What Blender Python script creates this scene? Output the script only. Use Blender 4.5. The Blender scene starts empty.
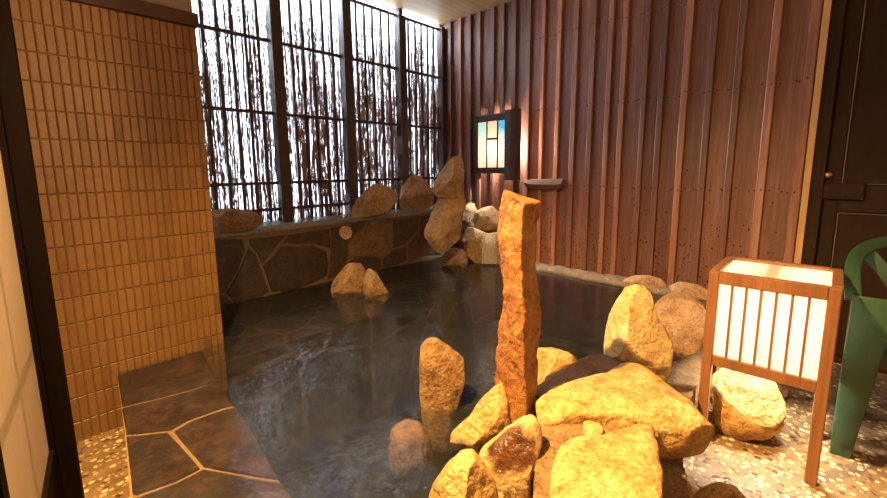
import bpy, bmesh, math, random
import numpy as np
from mathutils import Vector, Matrix, noise

S = bpy.context.scene
COL = S.collection
rnd = random.Random(7)

# ------------------------------------------------------------------ camera
F = 415.0
PX, PY = 443.0, 230.0
CAM_H = 1.1
_dL = np.array([840 - PX, -(165 - PY), -F]); _dW = np.array([0 - PX, -(173 - PY), -F])
_X = _dL / np.linalg.norm(_dL); _Y = _dW / np.linalg.norm(_dW)
_Z = np.cross(_X, _Y); _Z /= np.linalg.norm(_Z)
_m = (_X + _Y) / np.linalg.norm(_X + _Y); _n = np.cross(_Z, _m)
_X = (_m - _n) / 2 ** .5; _Y = (_m + _n) / 2 ** .5
R = np.stack([_X, _Y, _Z])
CAM = Vector((0, 0, CAM_H))

cd = bpy.data.cameras.new('camera'); cam = bpy.data.objects.new('camera', cd); COL.objects.link(cam)
cd.sensor_width = 36; cd.lens = 36 * F / 887
cd.shift_x = (443.5 - PX) / 887; cd.shift_y = -(249 - PY) / 887
cd.clip_start = 0.02
mw = Matrix([list(R[i]) + [0] for i in range(3)] + [[0, 0, 0, 1]])
cam.matrix_world = Matrix.Translation(CAM) @ mw
S.camera = cam

def ray(u, v):
    return Vector((R @ np.array([u - PX, -(v - PY), -F])).tolist())
def on(u, v, ax, val):                     # a photo point on the plane axis = val
    d = ray(u, v); return CAM + d * ((val - CAM[ax]) / d[ax])
def onp(u, v, P, n):                       # on the plane through P with normal n
    d = ray(u, v); return CAM + d * ((P - CAM).dot(n) / d.dot(n))

# ------------------------------------------------------------------ layout
W = 0.245          # water level above the pebble floor
XW = 3.15          # board wall
YL = 2.968         # lattice
YS = 2.797         # flagstone wall face
YT = 2.18          # tiled wall
CEIL = 2.50

# ------------------------------------------------------------------ helpers
def prop(o, label=None, cat=None, group=None, kind=None):
    if label: o['label'] = label
    if cat: o['category'] = cat
    if group: o['group'] = group
    if kind: o['kind'] = kind
    return o
def link(name, me, mat=None, parent=None):
    o = bpy.data.objects.new(name, me); COL.objects.link(o)
    if mat is not None and me is not None: me.materials.append(mat)
    if parent is not None: o.parent = parent
    return o
def empty(name, loc, label, cat, group=None, rz=0):
    o = bpy.data.objects.new(name, None); COL.objects.link(o); o.location = loc; o.rotation_euler = (0, 0, rz)
    return prop(o, label, cat, group)
def bm_obj(name, bm, mat, parent=None, smooth=False):
    bmesh.ops.recalc_face_normals(bm, faces=bm.faces[:])
    me = bpy.data.meshes.new(name); bm.to_mesh(me); bm.free()
    if smooth:
        for p in me.polygons: p.use_smooth = True
    return link(name, me, mat, parent)
def origin_to(o, p):                       # world mesh -> local about p
    p = Vector(p); o.data.transform(Matrix.Translation(-p)); o.location = p; return o

def collay(bm):
    l = bm.loops.layers.color.get('tone')
    return l or bm.loops.layers.color.new('tone')
def paint(bm, faces, v):
    l = collay(bm)
    for f in faces:
        for lp in f.loops: lp[l] = (v, v, v, 1)
def box(bm, a, b, bevel=0.0, tone=None, seg=1):
    a = Vector(a); b = Vector(b)
    lo = Vector([min(a[i], b[i]) for i in range(3)]); hi = Vector([max(a[i], b[i]) for i in range(3)])
    vs = [bm.verts.new((x, y, z)) for x in (lo.x, hi.x) for y in (lo.y, hi.y) for z in (lo.z, hi.z)]
    idx = [(0, 1, 3, 2), (4, 6, 7, 5), (0, 4, 5, 1), (2, 3, 7, 6), (0, 2, 6, 4), (1, 5, 7, 3)]
    fs = [bm.faces.new([vs[i] for i in q]) for q in idx]
    if bevel:
        es = list({e for f in fs for e in f.edges})
        r = bmesh.ops.bevel(bm, geom=es, offset=bevel, segments=seg, affect='EDGES', profile=0.5)
        fs = list({f for v in r['verts'] if v.is_valid for f in v.link_faces} | {f for f in fs if f.is_valid})
    if tone is not None: paint(bm, fs, tone)
    return fs
def beam(bm, p, q, w, d, up=(0, 0, 1), tone=None, bevel=0):
    """bar from p to q, w across, d along the third axis"""
    p = Vector(p); q = Vector(q); t = (q - p).normalized(); u = Vector(up)
    if abs(t.dot(u)) > .95: u = Vector((1, 0, 0))
    s = t.cross(u).normalized(); u = s.cross(t).normalized()
    vs = [bm.verts.new(c + s * i * w / 2 + u * j * d / 2) for c in (p, q) for i, j in ((-1, -1), (1, -1), (1, 1), (-1, 1))]
    fs = [bm.faces.new([vs[i] for i in f]) for f in ((3, 2, 1, 0), (4, 5, 6, 7), (0, 1, 5, 4), (1, 2, 6, 5), (2, 3, 7, 6), (3, 0, 4, 7))]
    if bevel:
        bmesh.ops.bevel(bm, geom=list({e for f in fs for e in f.edges}), offset=bevel, segments=2, affect='EDGES', profile=.5)
    elif tone is not None: paint(bm, fs, tone)
    return fs
def prism(bm, pts, z0, z1, tone=None):
    lo = [bm.verts.new((p[0], p[1], z0)) for p in pts]; hi = [bm.verts.new((p[0], p[1], z1)) for p in pts]
    n = len(pts)
    fs = [bm.faces.new(hi), bm.faces.new(lo[::-1])]
    for i in range(n): fs.append(bm.faces.new([lo[i], lo[(i + 1) % n], hi[(i + 1) % n], hi[i]]))
    if tone is not None: paint(bm, fs, tone)
    return fs
def tube(bm, pts, r, n=8, closed=False):
    rings = []
    pts = [Vector(p) for p in pts]
    for i, p in enumerate(pts):
        t = (pts[min(i + 1, len(pts) - 1)] - pts[max(i - 1, 0)]).normalized()
        a = Vector((0, 0, 1)) if abs(t.z) < .9 else Vector((1, 0, 0))
        s = t.cross(a).normalized(); u = s.cross(t)
        rr = r[i] if isinstance(r, (list, tuple)) else r
        rings.append([bm.verts.new(p + (s * math.cos(2 * math.pi * k / n) + u * math.sin(2 * math.pi * k / n)) * rr) for k in range(n)])
    for a, b in zip(rings, rings[1:]):
        for k in range(n): bm.faces.new([a[k], a[(k + 1) % n], b[(k + 1) % n], b[k]])
    bm.faces.new(rings[0][::-1]); bm.faces.new(rings[-1])

# ------------------------------------------------------------------ materials
class NT:
    def __init__(s, name):
        s.m = bpy.data.materials.new(name); s.m.use_nodes = True
        s.t = s.m.node_tree; s.t.nodes.clear()
        s.out = s.t.nodes.new('ShaderNodeOutputMaterial')
    def n(s, typ, **kw):
        nd = s.t.nodes.new(typ)
        for k, v in kw.items():
            if k in nd.inputs.keys(): s.set(nd.inputs[k], v)
            else: setattr(nd, k, v)
        return nd
    def set(s, sock, v):
        if isinstance(v, bpy.types.NodeSocket): s.t.links.new(v, sock)
        else: sock.default_value = v
    def ramp(s, fac, stops):
        nd = s.t.nodes.new('ShaderNodeValToRGB'); s.set(nd.inputs['Fac'], fac)
        e = nd.color_ramp.elements
        while len(e) < len(stops): e.new(.5)
        for el, (p, c) in zip(e, stops): el.position = p; el.color = (*c, 1) if len(c) == 3 else c
        return nd.outputs['Color']
    def math(s, op, a, b=0.0, clamp=False):
        nd = s.t.nodes.new('ShaderNodeMath'); nd.operation = op; nd.use_clamp = clamp
        s.set(nd.inputs[0], a); s.set(nd.inputs[1], b); return nd.outputs[0]
    def mix(s, fac, a, b, typ='MIX'):
        nd = s.t.nodes.new('ShaderNodeMix'); nd.data_type = 'RGBA'; nd.blend_type = typ
        s.set(nd.inputs[0], fac)
        for k, v in ((6, a), (7, b)): s.set(nd.inputs[k], (*v, 1) if isinstance(v, tuple) and len(v) == 3 else v)
        return nd.outputs[2]
    def coord(s, scale=(1, 1, 1), kind='Object', loc=(0, 0, 0)):
        c = s.t.nodes.new('ShaderNodeTexCoord'); m = s.t.nodes.new('ShaderNodeMapping')
        s.t.links.new(c.outputs[kind], m.inputs['Vector']); m.inputs['Scale'].default_value = scale; m.inputs['Location'].default_value = loc
        return m.outputs['Vector']
    def noise(s, vec, scale, detail=4, rough=.55, dist=0.0):
        return s.n('ShaderNodeTexNoise', Vector=vec, Scale=scale, Detail=float(detail), Roughness=rough, Distortion=dist).outputs['Fac']
    def bump(s, h, strength, dist=.01, normal=None):
        nd = s.n('ShaderNodeBump', Height=h, Strength=strength, Distance=dist)
        if normal is not None: s.t.links.new(normal, nd.inputs['Normal'])
        return nd.outputs['Normal']
    def tone(s):
        nd = s.t.nodes.new('ShaderNodeVertexColor'); nd.layer_name = 'tone'; return nd.outputs['Color']
    def principled(s, color, rough=.6, normal=None, **kw):
        b = s.n('ShaderNodeBsdfPrincipled')
        s.set(b.inputs['Base Color'], (*color, 1) if isinstance(color, tuple) and len(color) == 3 else color)
        s.set(b.inputs['Roughness'], rough)
        if normal is not None: s.t.links.new(normal, b.inputs['Normal'])
        for k, v in kw.items(): s.set(b.inputs[k.replace('_', ' ')], v)
        s.t.links.new(b.outputs[0], s.out.inputs['Surface'])
        return s.m

def mat_plain(name, col, rough=.6, var=.12, nscale=12, bump=.1, **kw):
    t = NT(name); v = t.coord()
    n = t.noise(v, nscale, 5)
    c = t.ramp(n, [(.25, tuple(x * (1 - var) for x in col)), (.75, tuple(min(1, x * (1 + var)) for x in col))])
    return t.principled(c, rough, t.bump(n, bump, .004), **kw)

def mat_wood(name, stops, rough=.45, axis=2, toned=False, spec=.5, gscale=26, bump=.25):
    t = NT(name)
    sc = [1, 1, 1]; sc[axis] = .05
    v = t.coord(tuple(sc))
    g = t.noise(v, gscale * 3, 6, .65, .6); g2 = t.noise(v, gscale * .5, 3)
    fac = t.math('ADD', t.math('MULTIPLY', g, .55), t.math('MULTIPLY', g2, .45))
    c = t.ramp(fac, stops)
    if toned:
        tn = t.tone()
        sep = t.n('ShaderNodeSeparateColor', Color=tn)
        k = t.ramp(sep.outputs[0], [(0, (.50, .44, .50)), (.35, (.90, .84, .88)), (.65, (1.1, 1.0, .95)), (1, (1.8, 1.5, 1.15))])
        c = t.mix(1.0, c, k, 'MULTIPLY')
    # worn spots
    sp = t.noise(t.coord(), 45, 2, .5)
    dk = t.ramp(sp, [(.68, (1, 1, 1)), (.76, (.55, .5, .48))])
    c = t.mix(.5, c, dk, 'MULTIPLY')
    r = t.math('ADD', rough - .1, t.math('MULTIPLY', g2, .25))
    return t.principled(c, r, t.bump(fac, bump, .003), **{'Specular_IOR_Level': spec})

def mat_rock(name, stops, speck=.5, rough=.75, scale=9, bump=.55, fine=90, spec=.35):
    t = NT(name); v = t.coord()
    a = t.noise(v, scale, 6, .62, .4); b = t.noise(v, scale * 3.7, 5, .6); f = t.noise(v, fine, 3, .7)
    fac = t.math('ADD', t.math('MULTIPLY', a, .5), t.math('ADD', t.math('MULTIPLY', b, .32), t.math('MULTIPLY', f, .18)))
    c = t.ramp(fac, stops)
    sp = t.ramp(f, [(.30, (.30, .24, .18)), (.45, (.95, .93, .9)), (.60, (1.05, 1.05, 1.05)), (.72, (1.5, 1.45, 1.35))])
    c = t.mix(speck, c, sp, 'MULTIPLY')
    h = t.math('ADD', t.math('MULTIPLY', b, .6), t.math('MULTIPLY', f, .4))
    return t.principled(c, rough, t.bump(h, bump * 1.5, .022), **{'Specular_IOR_Level': spec})

M = {}
M['boards'] = mat_wood('redwood_boards', [(.26, (.088, .034, .020)), (.5, (.235, .102, .062)), (.74, (.42, .24, .16))], .42, 2, True, .55)
M['dark_wood'] = mat_wood('dark_stained_wood', [(.3, (.040, .019, .017)), (.7, (.085, .044, .040))], .5, 2, False, .4)
M['dark_wood_y'] = mat_wood('dark_stained_beam', [(.3, (.035, .012, .009)), (.7, (.07, .028, .02))], .5, 0, False, .4)
M['lamp_wood'] = mat_wood('lamp_frame_wood', [(.3, (.03, .018, .014)), (.7, (.075, .042, .03))], .6, 2, False, .3)
M['black_wood'] = mat_wood('near_black_wood', [(.3, (.004, .002, .002)), (.7, (.008, .004, .003))], .6, 2, False, .05)
M['plank_wood'] = mat_wood('weathered_plank', [(.3, (.06, .028, .016)), (.7, (.16, .08, .048))], .6, 1, False, .3)
M['lantern_wood'] = mat_wood('orange_cedar', [(.28, (.13, .050, .020)), (.7, (.28, .125, .055))], .45, 2, False, .4)
M['batten_trim'] = mat_wood('pale_trim', [(.3, (.45, .25, .09)), (.7, (.6, .38, .16))], .5, 2, False, .3)
M['door'] = mat_wood('door_wood', [(.3, (.022, .010, .004)), (.7, (.034, .017, .007))], .6, 2, False, .12, bump=.1)
M['plaster'] = mat_plain('grey_plaster', (.22, .20, .18), .85, .08, 20, .15)
M['room'] = mat_plain('tan_plaster', (.30, .22, .15), .85, .08, 20, .15)
M['brass'] = mat_plain('worn_brass', (.45, .26, .10), .35, .2, 60, .1, Metallic=.8)
M['edge_highlight'] = mat_plain('door_edge_highlight', (.16, .11, .075), .5, .1, 30, .1)  # pale colour stands for light caught on the door's panel edges

def mat_ceiling():
    t = NT('ceiling_ply'); v = t.coord((.06, 1, 1))
    g = t.noise(v, 40, 6, .6, .5)
    c = t.ramp(g, [(.3, (.58, .36, .17)), (.7, (.74, .50, .27))])
    # board joints
    c1 = t.coord()
    sep = t.n('ShaderNodeSeparateXYZ', Vector=c1)
    fr = t.math('FRACT', t.math('MULTIPLY', sep.outputs[1], 3.3))
    j = t.ramp(fr, [(0, (.55, .5, .45)), (.012, (1, 1, 1)), (.988, (1, 1, 1)), (1, (.55, .5, .45))])
    return t.principled(t.mix(1, c, j, 'MULTIPLY'), .45, t.bump(g, .1, .002))
M['ceiling'] = mat_ceiling()

def mat_tile():
    t = NT('glazed_tile'); tn = t.tone(); v = t.coord()
    n = t.noise(v, 30, 4)
    c = t.ramp(tn, [(0, (.13, .06, .018)), (.2, (.195, .098, .032)), (.8, (.225, .115, .040)), (1, (.26, .14, .052))])
    k = t.ramp(n, [(.3, (.86, .82, .78)), (.6, (1, 1, 1))])
    return t.principled(t.mix(1, c, k, 'MULTIPLY'), .42, t.bump(t.noise(v, 14, 2), .12, .01), **{'Specular_IOR_Level': .4})
M['tile'] = mat_tile()
M['grout'] = mat_plain('tile_grout', (.14, .078, .036), .9, .2, 60, .2)

def mat_flag(name, wet=.3, stops=None):
    t = NT(name); tn = t.tone(); v = t.coord()
    a = t.noise(v, 14, 7, .68, .5); b = t.noise(v, 60, 4, .7)
    fac = t.math('ADD', t.math('MULTIPLY', a, .6), t.math('MULTIPLY', b, .4))
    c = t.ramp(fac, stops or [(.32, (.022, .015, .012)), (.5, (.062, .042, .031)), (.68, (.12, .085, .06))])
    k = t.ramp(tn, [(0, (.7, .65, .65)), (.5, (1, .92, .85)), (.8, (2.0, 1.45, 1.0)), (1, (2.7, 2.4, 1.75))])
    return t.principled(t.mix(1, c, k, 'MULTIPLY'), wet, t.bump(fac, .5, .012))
M['flag'] = mat_flag('dark_flagstone', .45)
M['flag_wet'] = mat_flag('wet_flagstone', .30, [(.36, (.006, .002, .001)), (.5, (.020, .007, .0035)), (.66, (.085, .036, .017))])
M['mortar'] = mat_plain('mortar', (.17, .12, .07), .85, .25, 40, .4)
M['mortar_light'] = mat_plain('pale_mortar', (.22, .13, .06), .85, .25, 40, .4)
M['ledge'] = mat_plain('wet_ledge_mortar', (.20, .19, .18), .30, .25, 25, .35)

def mat_bench():
    t = NT('submerged_flagging'); v = t.coord()
    w = t.n('ShaderNodeVectorMath', operation='ADD'); t.set(w.inputs[0], v)
    nz = t.n('ShaderNodeTexNoise', Vector=v, Scale=3.0, Detail=3.0)
    sc = t.n('ShaderNodeVectorMath', operation='SCALE'); t.set(sc.inputs[0], nz.outputs['Color']); sc.inputs['Scale'].default_value = .16
    t.set(w.inputs[1], sc.outputs[0])
    vo = t.n('ShaderNodeTexVoronoi', feature='DISTANCE_TO_EDGE', Vector=w.outputs[0], Scale=2.9)
    vc = t.n('ShaderNodeTexVoronoi', Vector=w.outputs[0], Scale=2.9)
    st = t.ramp(t.noise(v, 20, 6, .65), [(.3, (.022, .010, .007)), (.7, (.085, .044, .028))])
    st = t.mix(.4, st, vc.outputs['Color'], 'MULTIPLY')
    c = t.mix(t.ramp(vo.outputs['Distance'], [(.022, (1, 1, 1)), (.05, (0, 0, 0))]), st, (.10, .066, .034))
    return t.principled(c, .6, t.bump(t.noise(v, 30, 5), .4, .01))
M['bench'] = mat_bench()

def mat_pebble():
    t = NT('pebble_wash_floor'); v = t.coord()
    nz = t.n('ShaderNodeTexNoise', Vector=v, Scale=25.0, Detail=2.0)
    w = t.n('ShaderNodeVectorMath', operation='ADD'); t.set(w.inputs[0], v)
    sc = t.n('ShaderNodeVectorMath', operation='SCALE'); t.set(sc.inputs[0], nz.outputs['Color']); sc.inputs['Scale'].default_value = .012
    t.set(w.inputs[1], sc.outputs[0])
    SC = 44.0
    vd = t.n('ShaderNodeTexVoronoi', feature='F1', Vector=w.outputs[0], Scale=SC, Randomness=.95)
    ve = t.n('ShaderNodeTexVoronoi', feature='DISTANCE_TO_EDGE', Vector=w.outputs[0], Scale=SC, Randomness=.95)
    cs = t.n('ShaderNodeSeparateColor', Color=vd.outputs['Color'])
    pc = t.ramp(cs.outputs[0], [(0, (.04, .024, .013)), (.2, (.14, .08, .038)), (.45, (.32, .20, .09)), (.74, (.56, .40, .20)), (1, (.80, .66, .40))])
    # radius differs pebble by pebble
    rad = t.math('ADD', .34, t.math('MULTIPLY', cs.outputs[1], .30))
    mask = t.math('MULTIPLY', t.math('SUBTRACT', rad, vd.outputs['Distance']), 9.0, True)
    m2 = t.math('MULTIPLY', t.math('SUBTRACT', ve.outputs['Distance'], .035), 16.0, True)
    mask = t.math('MULTIPLY', mask, m2)
    ce = t.ramp(t.noise(v, 9, 5), [(.3, (.13, .08, .036)), (.7, (.25, .16, .075))])
    c = t.mix(mask, ce, pc)
    h = t.math('MULTIPLY', mask, t.math('SUBTRACT', 1.0, t.math('MULTIPLY', vd.outputs['Distance'], 1.2)))
    return t.principled(c, .42, t.bump(h, .7, .008))
M['pebble'] = mat_pebble()

M['rock_warm'] = mat_rock('granite_warm', [(.30, (.15, .065, .016)), (.41, (.33, .175, .05)), (.50, (.48, .30, .11)), (.60, (.60, .44, .21)), (.74, (.80, .70, .48))], .55)
M['rock_pale'] = mat_rock('granite_pale', [(.32, (.24, .125, .04)), (.43, (.43, .27, .10)), (.55, (.58, .42, .21)), (.7, (.76, .65, .44))], .5)
M['rock_brown'] = mat_rock('granite_brown', [(.3, (.10, .055, .028)), (.46, (.24, .145, .08)), (.6, (.38, .25, .145)), (.76, (.50, .36, .22))], .6)
M['rock_grey'] = mat_rock('granite_grey', [(.3, (.16, .095, .05)), (.46, (.37, .24, .135)), (.6, (.54, .38, .23)), (.76, (.68, .53, .35))], .6)
M['kerb_wall'] = mat_plain('dark_pool_wall', (.05, .035, .025), .7, .4, 9, .3)
M['rock_mid'] = mat_rock('granite_ochre', [(.3, (.05, .022, .009)), (.45, (.18, .095, .037)), (.58, (.31, .19, .085)), (.74, (.46, .33, .18))], .7)
M['rock_dark'] = mat_rock('wet_dark_rock', [(.3, (.030, .017, .011)), (.5, (.085, .05, .032)), (.7, (.17, .105, .065))], .5, .3)
M['rock_shaded'] = mat_rock('shaded_brown_rock', [(.3, (.07, .035, .02)), (.5, (.16, .09, .05)), (.7, (.27, .17, .10))], .5, .35)  # darker brown puts the stone column's cast shadow into the colour

def mat_monolith():
    t = NT('rusty_column_stone'); v = t.coord((1, 1, .7))
    a = t.noise(v, 10, 7, .68, .6); b = t.noise(v, 38, 5, .7, .3); f = t.noise(v, 110, 3, .7)
    fac = t.math('ADD', t.math('MULTIPLY', a, .55), t.math('MULTIPLY', b, .45))
    c = t.ramp(fac, [(.30, (.05, .016, .005)), (.41, (.17, .055, .012)), (.51, (.34, .135, .028)), (.63, (.48, .26, .07)), (.78, (.62, .45, .2))])
    h = t.math('ADD', t.math('MULTIPLY', b, .6), t.math('MULTIPLY', f, .35))
    return t.principled(c, .5, t.bump(h, 1.0, .03), **{'Specular_IOR_Level': .5})
M['mono'] = mat_monolith()

def mat_stained_rock(center, rad):
    t = NT('granite_with_wet_hollow'); v = t.coord()
    a = t.noise(v, 9, 6, .62, .4); f = t.noise(v, 90, 3, .7)
    c = t.ramp(a, [(.3, (.30, .17, .06)), (.5, (.50, .33, .13)), (.7, (.66, .5, .26))])
    d = t.n('ShaderNodeVectorMath', operation='DISTANCE'); t.set(d.inputs[0], v); d.inputs[1].default_value = center
    dd = t.math('ADD', d.outputs['Value'], t.math('MULTIPLY', t.math('SUBTRACT', a, .5), .12))
    m = t.ramp(t.math('DIVIDE', dd, rad), [(.75, (1, 1, 1)), (1.0, (0, 0, 0))])
    wet = t.ramp(t.noise(v, 25, 5), [(.35, (.055, .020, .008)), (.7, (.15, .06, .02))])
    c = t.mix(m, c, wet)
    r = t.math('SUBTRACT', .75, t.math('MULTIPLY', m, .5))
    return t.principled(c, r, t.bump(t.math('ADD', a, f), .5, .015))

def mat_water():
    t = NT('onsen_water'); v = t.coord((1, 1, 1))
    n1 = t.noise(v, 7, 3, .5, 1.2); n2 = t.noise(v, 26, 4, .6, .8)
    h = t.math('ADD', t.math('MULTIPLY', n1, .6), t.math('MULTIPLY', n2, .4))
    nb = t.bump(h, .16, .03)
    fr = t.n('ShaderNodeFresnel', IOR=1.45); t.t.links.new(nb, fr.inputs['Normal'])
    gl = t.n('ShaderNodeBsdfGlossy', Roughness=.05); gl.inputs['Color'].default_value = (1, 1, 1, 1); t.t.links.new(nb, gl.inputs['Normal'])
    tr = t.n('ShaderNodeBsdfTransparent'); tr.inputs['Color'].default_value = (.90, .89, .86, 1)
    df = t.n('ShaderNodeBsdfDiffuse'); df.inputs['Color'].default_value = (.34, .38, .42, 1)
    m0 = t.n('ShaderNodeMixShader'); t.set(m0.inputs[0], t.math('MULTIPLY', t.ramp(n1, [(.3, (.3, .3, .3)), (.7, (1, 1, 1))]), .05)); t.t.links.new(tr.outputs[0], m0.inputs[1]); t.t.links.new(df.outputs[0], m0.inputs[2])
    m1 = t.n('ShaderNodeMixShader'); t.t.links.new(fr.outputs[0], m1.inputs[0]); t.t.links.new(m0.outputs[0], m1.inputs[1]); t.t.links.new(gl.outputs[0], m1.inputs[2])
    t.t.links.new(m1.outputs[0], t.out.inputs['Surface'])
    va = t.n('ShaderNodeVolumeAbsorption', Density=2.0); va.inputs['Color'].default_value = (.50, .47, .44, 1)
    t.t.links.new(va.outputs[0], t.out.inputs['Volume'])
    return t.m
M['water'] = mat_water()

def mat_fall():
    t = NT('falling_water'); v = t.coord((1, 1, .06))
    n = t.noise(v, 60, 3, .6)
    tr = t.n('ShaderNodeBsdfTransparent')
    df = t.n('ShaderNodeBsdfTranslucent'); df.inputs['Color'].default_value = (.9, .88, .85, 1)
    d2 = t.n('ShaderNodeBsdfDiffuse'); d2.inputs['Color'].default_value = (.9, .88, .85, 1)
    m0 = t.n('ShaderNodeMixShader'); m0.inputs[0].default_value = .6; t.t.links.new(df.outputs[0], m0.inputs[1]); t.t.links.new(d2.outputs[0], m0.inputs[2])
    m1 = t.n('ShaderNodeMixShader'); t.set(m1.inputs[0], t.math('MULTIPLY', t.ramp(n, [(.25, (.3, .3, .3)), (.75, (1, 1, 1))]), .75))
    t.t.links.new(tr.outputs[0], m1.inputs[1]); t.t.links.new(m0.outputs[0], m1.inputs[2])
    t.t.links.new(m1.outputs[0], t.out.inputs['Surface']); return t.m
M['fall'] = mat_fall()

def mat_paper(name, col, trans=.6, emit=0, ecol=(1, .8, .55)):
    t = NT(name)
    n = t.noise(t.coord(), 60, 4)
    c = t.ramp(n, [(.3, tuple(x * .95 for x in col)), (.7, col)])
    a = t.n('ShaderNodeBsdfTranslucent', Color=c); b = t.n('ShaderNodeBsdfDiffuse', Color=c)
    m = t.n('ShaderNodeMixShader'); m.inputs[0].default_value = trans
    t.t.links.new(b.outputs[0], m.inputs[1]); t.t.links.new(a.outputs[0], m.inputs[2])
    o = m.outputs[0]
    if emit:
        e = t.n('ShaderNodeEmission', Strength=emit); e.inputs['Color'].default_value = (*ecol, 1)
        ad = t.n('ShaderNodeAddShader'); t.t.links.new(o, ad.inputs[0]); t.t.links.new(e.outputs[0], ad.inputs[1]); o = ad.outputs[0]
    t.t.links.new(o, t.out.inputs['Surface']); return t.m
M['shoji'] = mat_paper('shoji_paper', (.80, .70, .56), .55)
M['lantern_paper'] = mat_paper('lantern_paper', (.92, .90, .84), .75)
M['lantern_top'] = mat_paper('lantern_acrylic', (.88, .84, .76), .7)
def mat_glass(name, lo, hi, z0, z1):
    t = NT(name); v = t.coord()
    sep = t.n('ShaderNodeSeparateXYZ', Vector=v)
    k = t.n('ShaderNodeMapRange'); t.set(k.inputs['Value'], sep.outputs[2]); k.inputs['From Min'].default_value = z0; k.inputs['From Max'].default_value = z1
    f = t.math('ADD', k.outputs[0], t.math('MULTIPLY', t.math('SUBTRACT', t.noise(v, 18, 3), .5), .5))
    c = t.ramp(f, [(.25, lo), (.85, hi)])
    a = t.n('ShaderNodeBsdfTranslucent', Color=c); b = t.n('ShaderNodeBsdfGlossy', Roughness=.15)
    m = t.n('ShaderNodeMixShader'); m.inputs[0].default_value = .05
    t.t.links.new(a.outputs[0], m.inputs[1]); t.t.links.new(b.outputs[0], m.inputs[2])
    t.t.links.new(m.outputs[0], t.out.inputs['Surface']); return t.m
M['green'] = mat_plain('green_plastic', (.030, .072, .038), .33, .12, 30, .04)
M['twig'] = mat_plain('brushwood_twig', (.26, .15, .11), .8, .5, 8, .1)
M['ring'] = mat_wood('thermometer_ring_wood', [(.3, (.62, .42, .26)), (.7, (.74, .53, .35))], .5, 0, False, .3)
M['dial'] = mat_plain('dial_face', (.58, .45, .35), .6, .06, 30, .02)
M['ink'] = mat_plain('black_ink', (.02, .015, .012), .5)
M['nail'] = mat_plain('rusty_nail', (.018, .010, .008), .6)
M['concrete'] = mat_rock('rim_mortar', [(.3, (.09, .05, .02)), (.48, (.20, .12, .05)), (.62, (.29, .185, .085)), (.78, (.40, .28, .15))], .7)
M['pool_floor'] = mat_plain('pool_floor_concrete', (.20, .19, .185), .8, .75, 9, .3)
M['kerb'] = mat_rock('kerb_stone', [(.3, (.10, .07, .05)), (.5, (.22, .16, .11)), (.7, (.36, .28, .2))], .6)

# ------------------------------------------------------------------ room shell
def floor_shell():
    bm = bmesh.new()
    pts = [(-.9, -1.3), (3.35, -1.3), (3.35, .55), (2.5, .50), (1.95, .42), (1.55, .33), (1.25, .2), (.9, .05), (.3, -.05), (.1, .3), (.05, .6), (.16, 1.32), (.21, 1.66), (.27, YT + .02), (-.9, YT + .02)]
    prism(bm, pts, -.05, 0)
    bmesh.ops.triangulate(bm, faces=[f for f in bm.faces if len(f.verts) > 4])
    return prop(bm_obj('floor', bm, M['pebble']), kind='structure')
floor_shell()
bm = bmesh.new(); box(bm, (-.9, -1.3, CEIL), (3.4, 3.02, CEIL + .04)); prop(bm_obj('ceiling', bm, M['ceiling']), kind='structure')
bm = bmesh.new(); box(bm, (-1.0, -1.3, -.4), (-.9, YT + .1, CEIL)); prop(bm_obj('wall_west', bm, M['room']), kind='structure')
bm = bmesh.new(); box(bm, (-1.0, -1.4, -.4), (3.4, -1.3, CEIL)); prop(bm_obj('wall_south', bm, M['room']), kind='structure')
bm = bmesh.new(); box(bm, (.1, -.1, -.40), (3.2, 3.0, -.35)); prop(bm_obj('pool_floor', bm, M['pool_floor']), kind='structure')

# board-and-batten wall
BAT = [2.975, 2.835, 2.705, 2.586, 2.474, 2.319, 2.212, 2.091, 1.95, 1.815, 1.673, 1.533, 1.398, 1.267, 1.166, 1.019, .906, .763, .625, .481, .315, .16]
def board_wall():
    bm = bmesh.new(); r = random.Random(3)
    yend = .145
    ys = [3.02] + BAT + [yend]
    for a, b in zip(ys, ys[1:]):
        box(bm, (XW, b, .262), (XW + .06, a, CEIL), tone=min(.8, max(.1, r.gauss(.48, .17))))
    for y in BAT[:-1]:
        w = r.uniform(.028, .042)
        tn = r.choice([.05, .15, .3, .55, .8, .95, .45])
        box(bm, (XW - .027, y, .266), (XW, y + w, CEIL - .001), .003, tone=tn)
    box(bm, (XW - .012, yend + .004, .262), (XW, yend + .05, CEIL - .001), .003, tone=.75)
    o = prop(bm_obj('wall_east', bm, M['boards']), kind='structure')
    nb = bmesh.new()
    for zr in (2.143, 1.571, .953):
        for a, b in zip(ys[1:], ys[2:]):
            for y in (a - .022, (a + b) / 2 - .01 + r.uniform(-.01, .01), b + .016, b + .05):
                if b < y < a and y > yend + .02:
                    x = XW if y > b + .042 else XW - .027
                    m = Matrix.Translation((x, y, zr + r.uniform(-.012, .012))) @ Matrix.Diagonal((.4, 1, 1, 1))
                    bmesh.ops.create_icosphere(nb, subdivisions=1, radius=.0058, matrix=m)
    # dark knots and drops lower down
    for k in range(520):
        y = r.uniform(.2, 2.0); z = .3 + abs(r.gauss(0, .28))
        if z > 1.1: continue
        s = r.uniform(.0025, .0065)
        m = Matrix.Translation((XW - .0005, y, z)) @ Matrix.Diagonal((.12, s, s * r.uniform(1, 1.6), 1))
        bmesh.ops.create_icosphere(nb, subdivisions=1, radius=1, matrix=Matrix.Translation((XW - .0003, y, z)) @ Matrix.Diagonal((.0012, s, s * r.uniform(1, 1.6), 1)))
    bm_obj('nail_heads', nb, M['nail'], o)
board_wall()
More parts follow.
